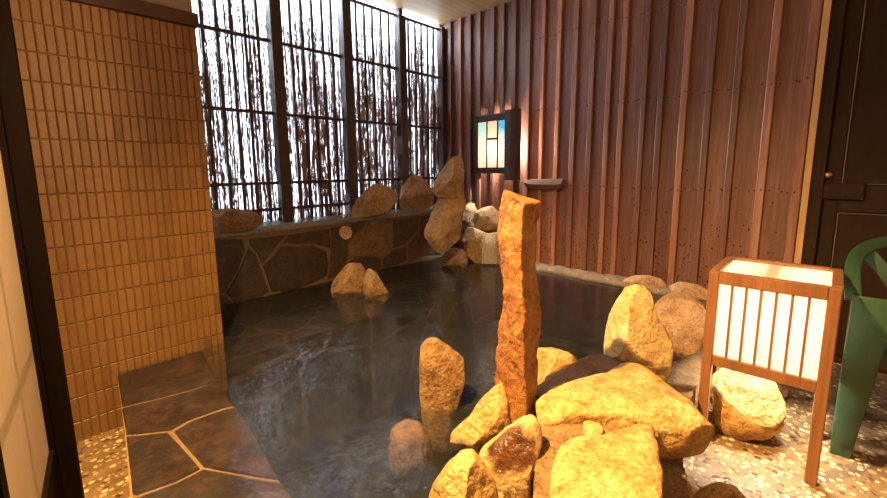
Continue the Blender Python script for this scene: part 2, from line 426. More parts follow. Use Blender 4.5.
# pale edge strip and dark door at the right
bm = bmesh.new(); box(bm, (XW - .022, .112, .0), (XW + .06, .143, CEIL), .002); prop(bm_obj('trim_1', bm, M['batten_trim']), kind='structure')
def door():
    X = XW + .03
    bm = bmesh.new()
    box(bm, (XW - .012, .055, 0), (XW + .08, .112, CEIL), .003)         # jamb
    box(bm, (X, -.75, .0), (X + .05, .055, CEIL))                          # leaf
    zr0 = .985; zr1 = .885
    box(bm, (X - .014, -.012, .02), (X, .05, CEIL), .003)
    box(bm, (X - .014, -.75, zr1 - .04), (X, -.012, zr0 + .005), .003)
    o = prop(bm_obj('door_1', bm, M['door']), kind='structure')
    b2 = bmesh.new()  # thin strips painted as the edge highlights of the panels
    box(b2, (X - .012, -.020, zr0 + .010), (X, -.015, CEIL), .001)
    box(b2, (X - .012, -.75, zr0 + .010), (X, -.015, zr0 + .014), .001)
    box(b2, (X - .012, -.020, .05), (X, -.015, zr1 - .047), .001)
    box(b2, (X - .012, -.75, zr1 - .050), (X, -.015, zr1 - .046), .001)
    bm_obj('panel_highlight', b2, M['edge_highlight'], o)
    b3 = bmesh.new(); p1 = on(819, 183, 0, X - .014); p2 = on(863, 200, 0, X - .014)
    box(b3, (X - .036, p1.y, p2.z), (X - .013, p2.y, p1.z), .004)
    bm_obj('lock_plate', b3, M['door'], o)
    b4 = bmesh.new(); k = on(828, 175, 0, X - .025)
    bmesh.ops.create_uvsphere(b4, u_segments=20, v_segments=12, radius=.021, matrix=Matrix.Translation(k) @ Matrix.Diagonal((.8, 1, .8, 1)))
    bmesh.ops.create_cone(b4, cap_ends=True, segments=16, radius1=.012, radius2=.012, depth=.03, matrix=Matrix.Translation(k + Vector((.013, 0, 0))) @ Matrix.Rotation(math.pi / 2, 4, 'Y'))
    bm_obj('door_knob', b4, M['brass'], o, True)
    b5 = bmesh.new(); box(b5, (XW - .05, -.75, 0), (XW + .05, .11, .035), .004); bm_obj('threshold', b5, M['door'], o)
door()
bm = bmesh.new(); box(bm, (XW + .0, -1.3, 0), (XW + .1, -.75, CEIL)); prop(bm_obj('wall_east_end', bm, M['room']), kind='structure')
# outer shell behind the boards so that no daylight leaks
bm = bmesh.new(); box(bm, (XW + .085, -1.3, -.4), (XW + .2, 3.02, CEIL)); prop(bm_obj('wall_outer', bm, M['room']), kind='structure')

# tiled wall
XT = .68
def tile_wall():
    b0 = bmesh.new()
    box(b0, (-.9, YT, -.35), (XT - .003, YT + .30, 1.742))
    o = prop(bm_obj('wall_north', b0, M['grout']), kind='structure')
    bm = bmesh.new(); r = random.Random(5)
    cw, rh, g = .0283, .1035, .0042
    z0 = .2935 - 3 * rh
    for i in range(30):
        x1 = XT - i * cw; x0 = x1 - cw + g
        for j in range(-1, 19):
            za = z0 + j * rh + g / 2; zb = za + rh - g
            if zb > 1.74: zb = 1.74
            if za < -.1 or za > 1.73: continue
            j_ = lambda: r.uniform(-.0006, .0006)
            t = .5 + r.gauss(0, .08)
            if r.random() < .02: t = .05
            box(bm, (x0 + j_(), YT - .006 + j_(), za + j_()), (x1 - .0005, YT + .002, zb + j_()), .0016, tone=min(1, max(0, t)))
    # the return face of the pier
    for i in range(10):
        for j in range(-1, 19):
            za = z0 + j * rh + g / 2; zb = min(za + rh - g, 1.74)
            if za < -.1 or za > 1.73: continue
            box(bm, (XT - .004, YT + i * cw + .001, za), (XT + .003, YT + (i + 1) * cw - g, zb), .0016, tone=.5)
    bm_obj('wall_tiles', bm, M['tile'], o)
tile_wall()
bm = bmesh.new(); box(bm, (-.9, YT - .022, 1.742), (XT + .012, YT + .3, 1.80), .003); prop(bm_obj('trim_2', bm, M['dark_wood_y']), kind='structure')
bm = bmesh.new(); box(bm, (-.9, YT, 1.80), (XT - .004, YT + .28, CEIL)); prop(bm_obj('wall_north_upper', bm, M['plaster']), kind='structure')
bm = bmesh.new(); box(bm, (XT - .3, YT + .3, -.35), (XT - .2, 3.02, CEIL)); prop(bm_obj('wall_north_return', bm, M['room']), kind='structure')

# ------------------------------------------------------------------ flagstone wall behind the pool
def poly_stone(bm, pts3, nrm, thick, tone, shrink=.988):
    c = sum(pts3, Vector()) / len(pts3)
    base = [c + (p - c) * shrink for p in pts3]
    top = [c + (p - c) * (shrink - .02) + nrm * thick for p in pts3]
    vb = [bm.verts.new(p) for p in base]; vt = [bm.verts.new(p) for p in top]
    n = len(vb); fs = []
    fs.append(bm.faces.new(vt))
    for i in range(n): fs.append(bm.faces.new([vb[i], vb[(i + 1) % n], vt[(i + 1) % n], vt[i]]))
    paint(bm, fs, tone)

def stone_wall():
    b0 = bmesh.new()
    x0, x1 = XT - .25, XW
    zf, zb = .706, .733
    vs = [(YS, -.35), (YS, zf - .012), (3.0, zb - .012), (3.0, -.35)]
    a = [b0.verts.new((x0, y, z)) for y, z in vs]; b = [b0.verts.new((x1, y, z)) for y, z in vs]
    b0.faces.new(a); b0.faces.new(b[::-1])
    for i in range(4): b0.faces.new([a[i], a[(i + 1) % 4], b[(i + 1) % 4], b[i]])
    o = prop(bm_obj('wall_pool', b0, M['mortar']), kind='structure')
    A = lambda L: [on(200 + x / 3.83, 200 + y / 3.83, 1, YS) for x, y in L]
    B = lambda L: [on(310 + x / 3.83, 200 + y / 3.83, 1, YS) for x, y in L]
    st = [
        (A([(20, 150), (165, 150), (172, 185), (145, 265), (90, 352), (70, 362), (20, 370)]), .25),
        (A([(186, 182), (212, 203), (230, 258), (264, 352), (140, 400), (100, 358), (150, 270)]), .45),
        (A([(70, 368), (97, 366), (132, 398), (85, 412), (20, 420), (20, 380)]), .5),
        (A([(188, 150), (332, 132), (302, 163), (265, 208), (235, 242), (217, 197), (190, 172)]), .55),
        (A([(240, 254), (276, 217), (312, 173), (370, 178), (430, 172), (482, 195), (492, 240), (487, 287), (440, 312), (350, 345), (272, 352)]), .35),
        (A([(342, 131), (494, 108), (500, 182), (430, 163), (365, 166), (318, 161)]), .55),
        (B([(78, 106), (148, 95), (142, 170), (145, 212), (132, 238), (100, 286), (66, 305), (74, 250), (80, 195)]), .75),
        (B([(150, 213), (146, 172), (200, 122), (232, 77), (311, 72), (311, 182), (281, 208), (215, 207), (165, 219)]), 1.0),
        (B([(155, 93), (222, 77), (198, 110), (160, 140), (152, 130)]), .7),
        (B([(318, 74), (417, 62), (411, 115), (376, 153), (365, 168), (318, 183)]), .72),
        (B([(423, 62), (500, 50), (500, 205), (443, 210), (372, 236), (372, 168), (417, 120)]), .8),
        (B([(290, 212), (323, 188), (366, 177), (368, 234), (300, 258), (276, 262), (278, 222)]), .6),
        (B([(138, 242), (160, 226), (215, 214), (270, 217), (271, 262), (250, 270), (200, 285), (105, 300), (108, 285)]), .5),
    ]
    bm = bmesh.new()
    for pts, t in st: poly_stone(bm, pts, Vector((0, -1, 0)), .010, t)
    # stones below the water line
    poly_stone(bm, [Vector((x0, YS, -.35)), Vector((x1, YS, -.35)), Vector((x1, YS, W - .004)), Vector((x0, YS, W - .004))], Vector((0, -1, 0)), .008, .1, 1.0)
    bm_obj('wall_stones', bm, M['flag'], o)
    lb = bmesh.new(); r = random.Random(4)
    n = 60; rows = []
    for i in range(n + 1):
        X = x0 + (x1 - x0) * i / n
        rows.append([lb.verts.new((X, YS - .012 + r.uniform(-.004, .004), zf - .020)), lb.verts.new((X, YS - .014 + r.uniform(-.004, .004), zf)), lb.verts.new((X, (YS + YL) / 2, (zf + zb) / 2 + r.uniform(-.003, .003))), lb.verts.new((X, 3.0, zb))])
    for p, q in zip(rows, rows[1:]):
        for k in range(3): lb.faces.new([p[k], p[k + 1], q[k + 1], q[k]])
    bm_obj('ledge_top', lb, M['ledge'], o, True)
stone_wall()

# submerged bench, kerb under the boards, pool rim, step
bm = bmesh.new(); prism(bm, [(XT - .25, 2.26), (1.5, 2.25), (2.3, 2.2), (XW, 2.28), (XW, YS), (XT - .25, YS)], -.35, .10)
prop(bm_obj('pool_bench', bm, M['bench']), kind='structure')
def kerb():
    bm = bmesh.new(); n = 90; rows = []
    for i in range(n + 1):
        y = .45 + (2.85 - .45) * i / n
        k = noise.noise((y * 5, 0, 0)) * .03 + noise.noise((y * 19, 3, 0)) * .02
        x0 = 2.985 + k - .02 * math.sin(y * 3)
        j = noise.noise((y * 9, 9, 0)) * .010 + noise.noise((y * 31, 9, 0)) * .005
        crack = -.02 if abs((y * 3.1) % 1 - .5) < .03 else 0
        prof = [(XW + .02, .20), (x0 + .03, .215), (x0 - .004 - crack, W + .005), (x0 + .02 - crack, .272 + j + crack), (x0 + .06, .282 + j + crack), (x0 + .11, .284 + j), (XW + .01, .284 + j * .3)]
        rows.append([bm.verts.new((x, y, z)) for x, z in prof])
    for p, q in zip(rows, rows[1:]):
        for k in range(len(p) - 1): bm.faces.new([p[k], p[k + 1], q[k + 1], q[k]])
    bm.faces.new(rows[0]); bm.faces.new(rows[-1][::-1])
    prop(bm_obj('trim_3', bm, M['kerb'], None, True), kind='structure')
kerb()
bm = bmesh.new(); box(bm, (XW - .01, .4, -.35), (XW + .05, 2.9, .262)); prop(bm_obj('pool_wall_east', bm, M['kerb_wall']), kind='structure')
def rim():
    bm = bmesh.new()
    outer = [(.30, .0), (.72, .05), (.95, .135), (1.22, .23), (1.45, .30), (1.576, .328), (1.805, .339), (2.0, .345), (2.3, .42), (XW, .47)]
    inner = [(XW, .66), (2.3, .62), (1.9, .60), (1.6, .66), (1.25, .70), (.98, .70), (.75, .62), (.55, .52), (.30, .42)]
    prism(bm, outer + inner, -.35, .225)
    mound = [(u, v) for u, v in ((541, 412), (600, 408), (650, 412), (657, 425), (660, 450), (664, 520), (533, 520), (535, 470), (542, 440))]
    pts = [on(u, v, 2, .368) for u, v in mound]
    prism(bm, [(p.x, p.y) for p in pts][::-1], .2, .368)
    bmesh.ops.triangulate(bm, faces=[f for f in bm.faces if len(f.verts) > 4])
    bmesh.ops.subdivide_edges(bm, edges=bm.edges[:], cuts=9, use_grid_fill=True)
    for v in bm.verts:
        if v.co.z > .1: v.co += Vector(noise.noise_vector(v.co * 9)) * .009 + Vector(noise.noise_vector(v.co * 40)) * .004
    prop(bm_obj('pool_rim', bm, M['concrete']), kind='structure')
rim()
STEP_L = [(.25, YT), (.19, 1.66), (.145, 1.32), (.08, .9), (.05, .4)]
STEP_R = [(.33, .4)] + [(p.x, p.y) for p in (on(u, v, 2, .236) for u, v in ((300, 514), (290, 496), (277, 478), (256, 438.5), (240.5, 415), (225, 394), (214, 375), (203, 352)))]
STEP_R[-1] = (STEP_R[-1][0], YT)
def step():
    b0 = bmesh.new(); prism(b0, STEP_L + STEP_R, -.35, .234)
    bmesh.ops.triangulate(b0, faces=[f for f in b0.faces if len(f.verts) > 4])
    o = prop(bm_obj('pool_step', b0, M['mortar_light']), kind='structure')
    P = lambda L: [on(110 + x / 3.83, 368 + y / 3.83, 2, .236) for x, y in L]
    st = [
        (P([(28, 30), (356, -66), (398, 20), (413, 48), (330, 78), (200, 113), (45, 150)]), .55),
        (P([(45, 160), (200, 122), (335, 85), (416, 52), (440, 98), (474, 146), (435, 153), (300, 202), (230, 240), (62, 257)]), .62),
        (P([(62, 268), (222, 252), (268, 300), (345, 388), (250, 436), (100, 488), (86, 482)]), .25),
        (P([(245, 246), (305, 210), (440, 162), (480, 154), (560, 272), (641, 420), (645, 430), (590, 424), (430, 395), (360, 380), (280, 290)]), .5),
        (P([(95, 505), (255, 446), (355, 394), (430, 406), (590, 436), (656, 444), (690, 490), (728, 560), (760, 640), (500, 760), (120, 760)]), .35),
    ]
    bm = bmesh.new()
    for pts, t in st: poly_stone(bm, pts, Vector((0, 0, 1)), .0065, t, .994)
    bm_obj('step_stones', bm, M['flag_wet'], o)
step()
def water():
    bm = bmesh.new()
    L = [(x + .006, y) for x, y in STEP_L]
    pts = L + [(.35, .38), (.6, .35), (1.6, .5), (2.3, .5), (3.0, .55), (3.0, YS + .01), (XT - .19, YS + .01), (XT - .19, YT + .31), (XT + .004, YT + .31), (XT + .004, YT)]
    prism(bm, pts, -.345, W)
    bmesh.ops.triangulate(bm, faces=[f for f in bm.faces if len(f.verts) > 4])
    prop(bm_obj('pool_water', bm, M['water']), 'dark steaming bath water filling the stone pool', 'water', kind='stuff')
water()

# ------------------------------------------------------------------ rocks
def smooth_poly(P, n, rnd_=.6):
    """closed Catmull-Rom through P, resampled to n points by length"""
    k = len(P); out = []
    for i in range(k):
        p0, p1, p2, p3 = P[i - 1], P[i], P[(i + 1) % k], P[(i + 2) % k]
        for s in range(8):
            t = s / 8
            c = .5 * ((2 * p1) + (p2 - p0) * t + (2 * p0 - 5 * p1 + 4 * p2 - p3) * t * t + (3 * p1 - p0 - 3 * p2 + p3) * t ** 3)
            l = p1.lerp(p2, t)
            out.append(l.lerp(c, rnd_))
    d = [0]
    for a, b in zip(out, out[1:] + out[:1]): d.append(d[-1] + (b - a).length)
    res = []; j = 0
    for i in range(n):
        t = d[-1] * i / n
        while d[j + 1] < t: j += 1
        a, b = out[j], out[(j + 1) % len(out)]
        res.append(a.lerp(b, (t - d[j]) / max(1e-9, d[j + 1] - d[j])))
    return res

def rock(name, px, base, bz, front, back, mat, label, group=None, flat=False, apex=None, p=2.6, facets=9, amp=1.0, seed=1, n=130, m=46, cat='rock', cutlo=.70, rnd_=.35):
    """px: outline in the photograph; base: the photo point at height bz that fixes where the stone stands.
    flat: the outline lies on the level plane z = bz (a slab seen from above); else on the upright plane facing the room's entrance."""
    r = random.Random(seed)
    B = on(base[0], base[1], 2, bz)
    if flat: nrm = Vector((0, 0, -1))
    else:
        nrm = Vector((B.x, B.y, 0)).normalized()
    P = [onp(u, v, B, nrm) for u, v in px]
    P = smooth_poly(P, n, rnd_)
    c = sum(P, Vector()) / len(P)
    ap = onp(apex[0], apex[1], B, nrm) if apex else c
    size = max((q - c).length for q in P)
    rings = []
    for k in range(1, m):
        a = math.pi * k / m
        t = -math.cos(a)
        s = (1 - abs(t) ** p) ** (1 / p)
        off = t * (front if t < 0 else back)
        ctr = c.lerp(ap, 1 - s) if t < 0 else c
        cc = c + (ap - c) * (1 - s) if t < 0 else c
        rings.append([cc + (q - c) * s + nrm * off for q in P])
    v0 = ap - nrm * front; v1 = c + nrm * back
    verts = [v0, v1] + [q for rg in rings for q in rg]
    seedv = Vector((seed * 3.1, seed * 1.7, seed * .9))
    # chiselled faces
    for f in range(facets):
        if flat:
            nn = Vector((r.uniform(-1, 1), r.uniform(-1, 1), r.uniform(.6, 1.6))).normalized()
        else:
            s_ = Vector((nrm.y, -nrm.x, 0))
            nn = (-nrm * r.uniform(.7, 1.3) + s_ * r.uniform(-.9, .9) + Vector((0, 0, 1)) * r.uniform(-.45, .8)).normalized()
        ds = sorted((q - c).dot(nn) for q in verts)
        d = ds[-1] * r.uniform(cutlo, .92)
        for i, q in enumerate(verts):
            e = (q - c).dot(nn) - d
            if e > 0: verts[i] = q - nn * e * .96
    for i, q in enumerate(verts):
        w = q + seedv
        dv = Vector(noise.noise_vector(w * (1.6 / size))) * .035 * size + Vector(noise.noise_vector(w * (5 / size))) * .016 * size
        h = noise.fractal(w * 22, .85, 2.1, 5) * .0042 - max(0, noise.noise(w * 38) - .25) * .006
        verts[i] = q + dv * amp + (q - c).normalized() * h * amp
    me = bpy.data.meshes.new(name)
    faces = []
    idx = lambda k, i: 2 + k * n + i % n
    for i in range(n):
        faces.append((0, idx(0, i), idx(0, i + 1))); faces.append((1, idx(m - 2, i + 1), idx(m - 2, i)))
        for k in range(m - 2): faces.append((idx(k, i), idx(k + 1, i), idx(k + 1, i + 1), idx(k, i + 1)))
    zb = min(q.z for q in verts)
    org = Vector((c.x, c.y, zb))
    me.from_pydata([tuple(q - org) for q in verts], [], faces); me.update()
    bm = bmesh.new(); bm.from_mesh(me); bmesh.ops.recalc_face_normals(bm, faces=bm.faces[:]); bm.to_mesh(me); bm.free()
    for q in me.polygons: q.use_smooth = True
    o = link(name, me, mat); o.location = org
    return prop(o, label, cat, group)

GR = 'boulders of the pool rim'
# standing rusty column
def monolith():
    rows = [  # y, left, ridge, right
        (190, 503.5, 505, 507), (196, 502, 512, 524), (201, 501, 524, 542), (209, 500, 522.5, 540), (220, 499, 522, 537.5), (231, 498, 521.5, 536), (250, 498.5, 521, 535), (268, 500, 521, 535.5), (285, 503, 522, 538),
        (300, 503, 524, 540), (315, 502, 523, 541.5), (326, 498.5, 522, 541), (344, 497, 524, 537.5), (362, 496, 524, 537.5), (380, 495, 525, 538), (400, 495, 526, 536.5), (420, 495, 526, 535.5), (445, 495, 527, 535), (470, 495, 527, 534)]
    B = on(516, 424, 2, .27); nrm = Vector((B.x, B.y, 0)).normalized(); s_ = Vector((nrm.y, -nrm.x, 0))
    ys = np.arange(190, 470.1, 2.0)
    arr = np.array(rows, float)
    n = 60; rings = []
    for y in ys:
        l, g, q = [np.interp(y, arr[:, 0], arr[:, k]) for k in (1, 2, 3)]
        Lp, Gp, Rp = onp(l, y, B, nrm), onp(g, y, B, nrm), onp(q, y, B, nrm)
        w = (Rp - Lp).length
        poly = [Lp + nrm * .01, Gp - nrm * (.55 * w + .01), Rp - nrm * .01, Rp.lerp(Lp, .2) + nrm * .45 * w, Rp.lerp(Lp, .8) + nrm * .5 * w]
        rings.append(smooth_poly(poly, n, .15))
    verts = [q for rg in rings for q in rg]
    out = []
    for i, q in enumerate(verts):
        k = i // n; c = sum(rings[k], Vector()) / n
        d = (q - c).normalized()
        h = noise.fractal(q * 30, .8, 2.1, 5) * .005 + noise.noise(q * 8) * .002 + (abs(noise.noise(q * 34)) - .2) * .0045
        out.append(q + d * h * min(1, .3 + k * .08))
    top = sum(rings[0], Vector()) / n; bot = sum(rings[-1], Vector()) / n
    out += [top, bot]; T, Bt = len(out) - 2, len(out) - 1
    faces = []
    for k in range(len(rings) - 1):
        for i in range(n): faces.append((k * n + i, k * n + (i + 1) % n, (k + 1) * n + (i + 1) % n, (k + 1) * n + i))
    for i in range(n):
        faces.append((T, (i + 1) % n, i)); b = (len(rings) - 1) * n; faces.append((Bt, b + i, b + (i + 1) % n))
    zb = min(q.z for q in out); org = Vector((B.x, B.y, zb))
    me = bpy.data.meshes.new('stone_column'); me.from_pydata([tuple(q - org) for q in out], [], faces)
    bm = bmesh.new(); bm.from_mesh(me); bmesh.ops.recalc_face_normals(bm, faces=bm.faces[:]); bm.to_mesh(me); bm.free()
    for q in me.polygons: q.use_smooth = True
    o = link('stone_column', me, M['mono']); o.location = org
    prop(o, 'tall rusty orange stone column standing upright at the edge of the bath', 'stone')
monolith()

rock('boulder', [(634, 285), (643, 287), (651, 294), (654, 305), (660, 320), (667, 334), (672, 346), (671, 367), (666, 382), (640, 388), (606, 372), (603, 350), (605, 325), (612, 309), (619, 297), (626, 288)],
     (640, 380), .27, .09, .10, M['rock_pale'], 'tall pale pointed boulder standing between the stone column and the lantern', GR, apex=(628, 330), p=2.3, facets=8, seed=11)
rock('boulder', [(650, 312), (658, 302), (667, 297), (680, 296), (695, 302), (707, 311), (706, 333), (701, 346), (686, 353), (668, 357), (652, 345)],
     (688, 358), .225, .10, .12, M['rock_brown'], 'brown squarish boulder behind the lantern beside the tall pale boulder', GR, apex=(668, 308), p=6, facets=6, seed=61, amp=.35, rnd_=.05, cutlo=.55)
rock('boulder', [(538, 403), (545, 394), (571, 385), (605, 375), (629, 363), (648, 372), (667, 387), (696, 408), (713, 424), (690, 431), (657, 429), (638, 424), (590, 419), (541, 420)],
     (600, 400), .385, .03, .13, M['rock_warm'], 'broad flat star-shaped boulder pointing at the lantern, lit golden', GR, flat=True, p=3.4, facets=7, seed=13, n=200, m=56, amp=.8, cutlo=.9)
rock('boulder', [(551, 470), (557, 456), (571, 443), (605, 437), (638, 428), (653, 428), (658, 440), (661, 470), (664, 520), (640, 536), (570, 536), (549, 500)],
     (605, 470), .40, .03, .13, M['rock_warm'], 'big flat-topped boulder in the front of the pool rim, cut by the photo bottom', GR, flat=True, p=3.6, facets=7, seed=14, n=200, m=56, amp=.8, cutlo=.9)
rock('boulder', [(424, 512), (434, 487), (446, 469), (462, 456), (474, 454), (484, 464), (494, 478), (503, 512), (470, 540), (435, 540)],
     (470, 512), .20, .10, .08, M['rock_warm'], 'rough lumpy boulder at the bottom edge, left of the one with a wet dark hollow', GR, apex=(470, 480), p=2.2, facets=12, seed=15)
SX = on(512, 505, 2, .20)
rock('boulder', [(478, 460), (496, 442), (518, 422), (530, 419), (538, 424), (541, 434), (534, 457), (531, 477), (535, 515), (525, 545), (495, 545), (488, 500), (482, 478)],
     (512, 505), .20, .06, .08, None, 'slanting boulder with a wet dark hollow in front of the stone column', GR, apex=(512, 470), p=3, facets=10, seed=16)
_o = bpy.data.objects[-1] if False else [o for o in COL.objects if o.get('label', '').startswith('slanting boulder')][0]
_c = onp(506, 452, on(512, 505, 2, .20) - Vector((SX.x, SX.y, 0)).normalized() * .05, Vector((SX.x, SX.y, 0)).normalized()) - _o.location
_o.data.materials.append(mat_stained_rock(tuple(_c), .085))
rock('boulder', [(534, 352), (551, 349), (569, 355), (580, 363), (584, 380), (566, 396), (534, 400)],
     (556, 392), .235, .05, .08, M['rock_warm'], 'low pale boulder in the water just right of the stone column', GR, p=2.4, facets=6, seed=17)
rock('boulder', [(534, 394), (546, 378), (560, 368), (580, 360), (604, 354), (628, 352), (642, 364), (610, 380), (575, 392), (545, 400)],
     (585, 375), .35, .02, .13, M['rock_shaded'], 'dark brown boulder lying in the shadow of the stone column', GR, flat=True, p=2.6, facets=0, seed=18, amp=.8)
rock('boulder', [(420, 350), (426, 342), (436, 340), (451, 350), (464, 362), (464, 381), (459, 398), (452, 415), (446, 447), (430, 446), (423, 420), (420, 391), (419, 366)],
     (438, 402), W, .05, .06, M['rock_mid'], 'squared brown rock standing alone out of the pool water', 'rocks in the pool', apex=(448, 376), p=5, facets=4, seed=59, cutlo=.8, amp=.4)
rock('boulder', [(388, 447), (393, 428), (405, 420), (420, 424), (431, 440), (432, 460), (420, 474), (400, 475), (390, 465)],
     (410, 470), .0, .06, .06, M['rock_mid'], 'round rock lying under the water, seen blurred', 'rocks in the pool', p=2, facets=2, seed=20)
rock('boulder', [(503, 386), (492, 393), (481, 404), (461, 431), (449, 443), (457, 452), (478, 458), (503, 450), (510, 420)],
     (480, 448), .20, .05, .08, M['rock_warm'], 'golden half-sunken boulder left of the foot of the stone column', 'rocks in the pool', apex=(485, 420), p=2.6, facets=8, seed=21)
rock('boulder', [(331, 285), (337, 276), (349, 263), (361, 264), (366, 270), (368, 280), (368, 294), (350, 300), (332, 297)],
     (350, 291), W, .06, .07, M['rock_brown'], 'wider of two brown rocks rising from the water below the dial', 'rocks in the pool', apex=(352, 276), facets=12, seed=22)
rock('boulder', [(364, 280), (366, 271), (370, 268), (377, 274), (384, 286), (391, 296), (386, 301), (368, 300), (363, 292)],
     (376, 294), W, .05, .06, M['rock_brown'], 'smaller pointed rock, right of two rising from the water below the dial', 'rocks in the pool', apex=(372, 282), p=2.2, facets=10, seed=23)
GK = 'stones of the kerb under the boards'
rock('kerbstone', [(623, 281), (632, 276), (648, 276), (662, 280), (668, 287), (655, 292), (630, 289)],
     (645, 291), W - .01, .05, .05, M['rock_grey'], 'flat kerb stone under the boards just behind the tall pale boulder', GK, facets=3, seed=41, n=60, m=20, cat='stone')
rock('kerbstone', [(668, 287), (680, 282), (700, 286), (712, 292), (710, 301), (690, 300), (671, 295)],
     (690, 302), W - .01, .05, .05, M['rock_grey'], 'flat kerb stone under the boards left of the lantern', GK, facets=3, seed=42, n=60, m=20, cat='stone')
GL = 'rocks along the stone ledge'
rock('boulder', [(200, 224), (206, 212), (226, 208), (247, 210), (261, 213), (267, 221), (264, 227), (243, 232), (216, 236), (202, 234)],
     (238, 231), .713, .05, .06, M['rock_brown'], 'low long brown rock on the ledge next to the tiled wall', GL, facets=10, seed=24)
rock('boulder', [(349, 210), (351, 205), (363, 192), (374, 184), (383, 184), (399, 193), (398, 200), (388, 213), (368, 217), (351, 218)],
     (370, 217), .713, .055, .06, M['rock_grey'], 'wedge-shaped slanting rock on the ledge above and right of the dial', GL, apex=(386, 198), p=2.6, facets=12, seed=25)
rock('boulder', [(402, 186), (412, 173), (421, 173), (426, 179), (434, 195), (433, 205), (425, 211), (403, 212), (399, 204)],
     (415, 211), .713, .055, .06, M['rock_grey'], 'upright blocky rock at the right end of the ledge', GL, apex=(416, 190), p=3, facets=14, seed=26)
GC = 'rocks stacked in the corner'
rock('boulder', [(432, 190), (434, 183), (444, 166), (453, 157), (461, 155), (464, 163), (464, 185), (464, 198), (450, 199), (437, 198)],
     (448, 269), W, .09, .08, M['rock_grey'], 'tall leaning rock on top of the corner stack, against the board wall', GC, apex=(450, 180), facets=10, seed=27)
rock('boulder', [(430, 214), (437, 199), (450, 197), (464, 195), (466, 204), (462, 219), (461, 237), (452, 247), (439, 253), (429, 245), (424, 234)],
     (445, 269), W, .10, .09, M['rock_grey'], 'big rounded rock under the leaning one, at the end of the flagstone wall', GC, apex=(455, 222), p=2.3, facets=8, seed=28)
rock('boulder', [(440, 270), (441, 260), (444, 253), (452, 248), (464, 250), (468, 258), (466, 271), (452, 275)],
     (452, 264), W, .04, .05, M['rock_brown'], 'small stone at the water line below the corner stack', GC, seed=29, n=48, m=18)
rock('boulder', [(462, 210), (469, 203), (481, 202), (489, 206), (488, 222), (476, 232), (461, 230)],
     (478, 250), .30, .06, .06, M['rock_grey'], 'rock behind the round one at the top of the little waterfall', GC, seed=30, n=60, m=22)
rock('boulder', [(473, 221), (475, 213), (481, 208), (491, 206), (500, 212), (503, 222), (498, 230), (485, 232), (476, 229)],
     (490, 260), .25, .085, .05, M['rock_grey'], 'round rock balanced just above the little waterfall', GC, p=2, facets=4, seed=31, n=60, m=22)
rock('boulder', [(462, 232), (466, 226), (478, 229), (488, 233), (500, 232), (512, 236), (516, 255), (510, 268), (490, 268), (473, 262), (464, 250)],
     (488, 263), W, .07, .10, M['rock_grey'], 'broad boulder over which the little waterfall runs', GC, p=2.4, facets=6, seed=32)
GF = 'stones on the pebble floor'
rock('boulder', [(711, 378), (720, 370), (732, 367), (750, 370), (768, 377), (778, 389), (786, 406), (784, 426), (768, 438), (746, 438), (724, 432), (714, 421), (713, 405)],
     (748, 437), .0, .10, .14, M['rock_warm'], 'round smooth boulder on the floor under the lantern', GF, p=2.1, facets=4, seed=33)
rock('boulder', [(766, 378), (778, 377), (787, 381), (791, 389), (786, 397), (772, 398)],
     (780, 396), .0, .05, .05, M['rock_brown'], 'small brown rock half hidden behind the round boulder under the lantern', GF, seed=34, n=48, m=18)
rock('boulder', [(688, 503), (698, 493), (712, 488), (726, 488), (740, 493), (750, 505), (745, 522), (695, 522)],
     (720, 516), .0, .06, .08, M['rock_warm'], 'yellow stone rising at the bottom edge of the photo right of the rim', GF, p=2, facets=4, seed=35, n=60, m=22)
rock('boulder', [(683, 482), (688, 481), (692, 488), (693, 500), (690, 510), (684, 508)],
     (688, 507), .0, .02, .03, M['rock_warm'], 'small yellow stone chip beside the dark wet rock', GF, seed=36, n=36, m=14)
rock('boulder', [(654, 474), (662, 467), (670, 466), (681, 473), (686, 482), (687, 500), (682, 516), (655, 516)],
     (670, 508), .0, .06, .07, M['rock_dark'], 'dark wet rock on the floor against the front of the pool rim', GF, p=2.4, facets=14, seed=37, n=60, m=22)
rock('boulder', [(583, 423), (588, 420), (600, 423), (603, 430), (600, 437), (586, 438), (583, 431)],
     (593, 430), .376, .006, .03, M['rock_pale'], 'small white stone chip set in the mortar between the golden boulders', GR, flat=True, seed=38, n=36, m=14, facets=1)

# waterfall
def fall():
    bm = bmesh.new()
    a = on(489, 263, 2, W); nrm = Vector((a.x, a.y, 0)).normalized(); a = a - nrm * .105
    rows = []
    for k in range(14):
        t = k / 13; y = 236 + (264 - 236) * t
        l, r = 482.5 - .8 * t, 496 + 1.2 * t
        off = nrm * (.05 * (1 - t) ** 3)
        rows.append([bm.verts.new(onp(l + (r - l) * i / 10, y, a, nrm) + off + nrm * (.006 * math.sin(i * 2.1) + .012 * (i - 5) ** 2 / 25)) for i in range(11)])
    for p, q in zip(rows, rows[1:]):
        for i in range(10): bm.faces.new([p[i], p[i + 1], q[i + 1], q[i]])
    prop(bm_obj('waterfall', bm, M['fall'], None, True), 'thin white waterfall running off the broad corner boulder into the bath', 'waterfall', kind='stuff')
fall()

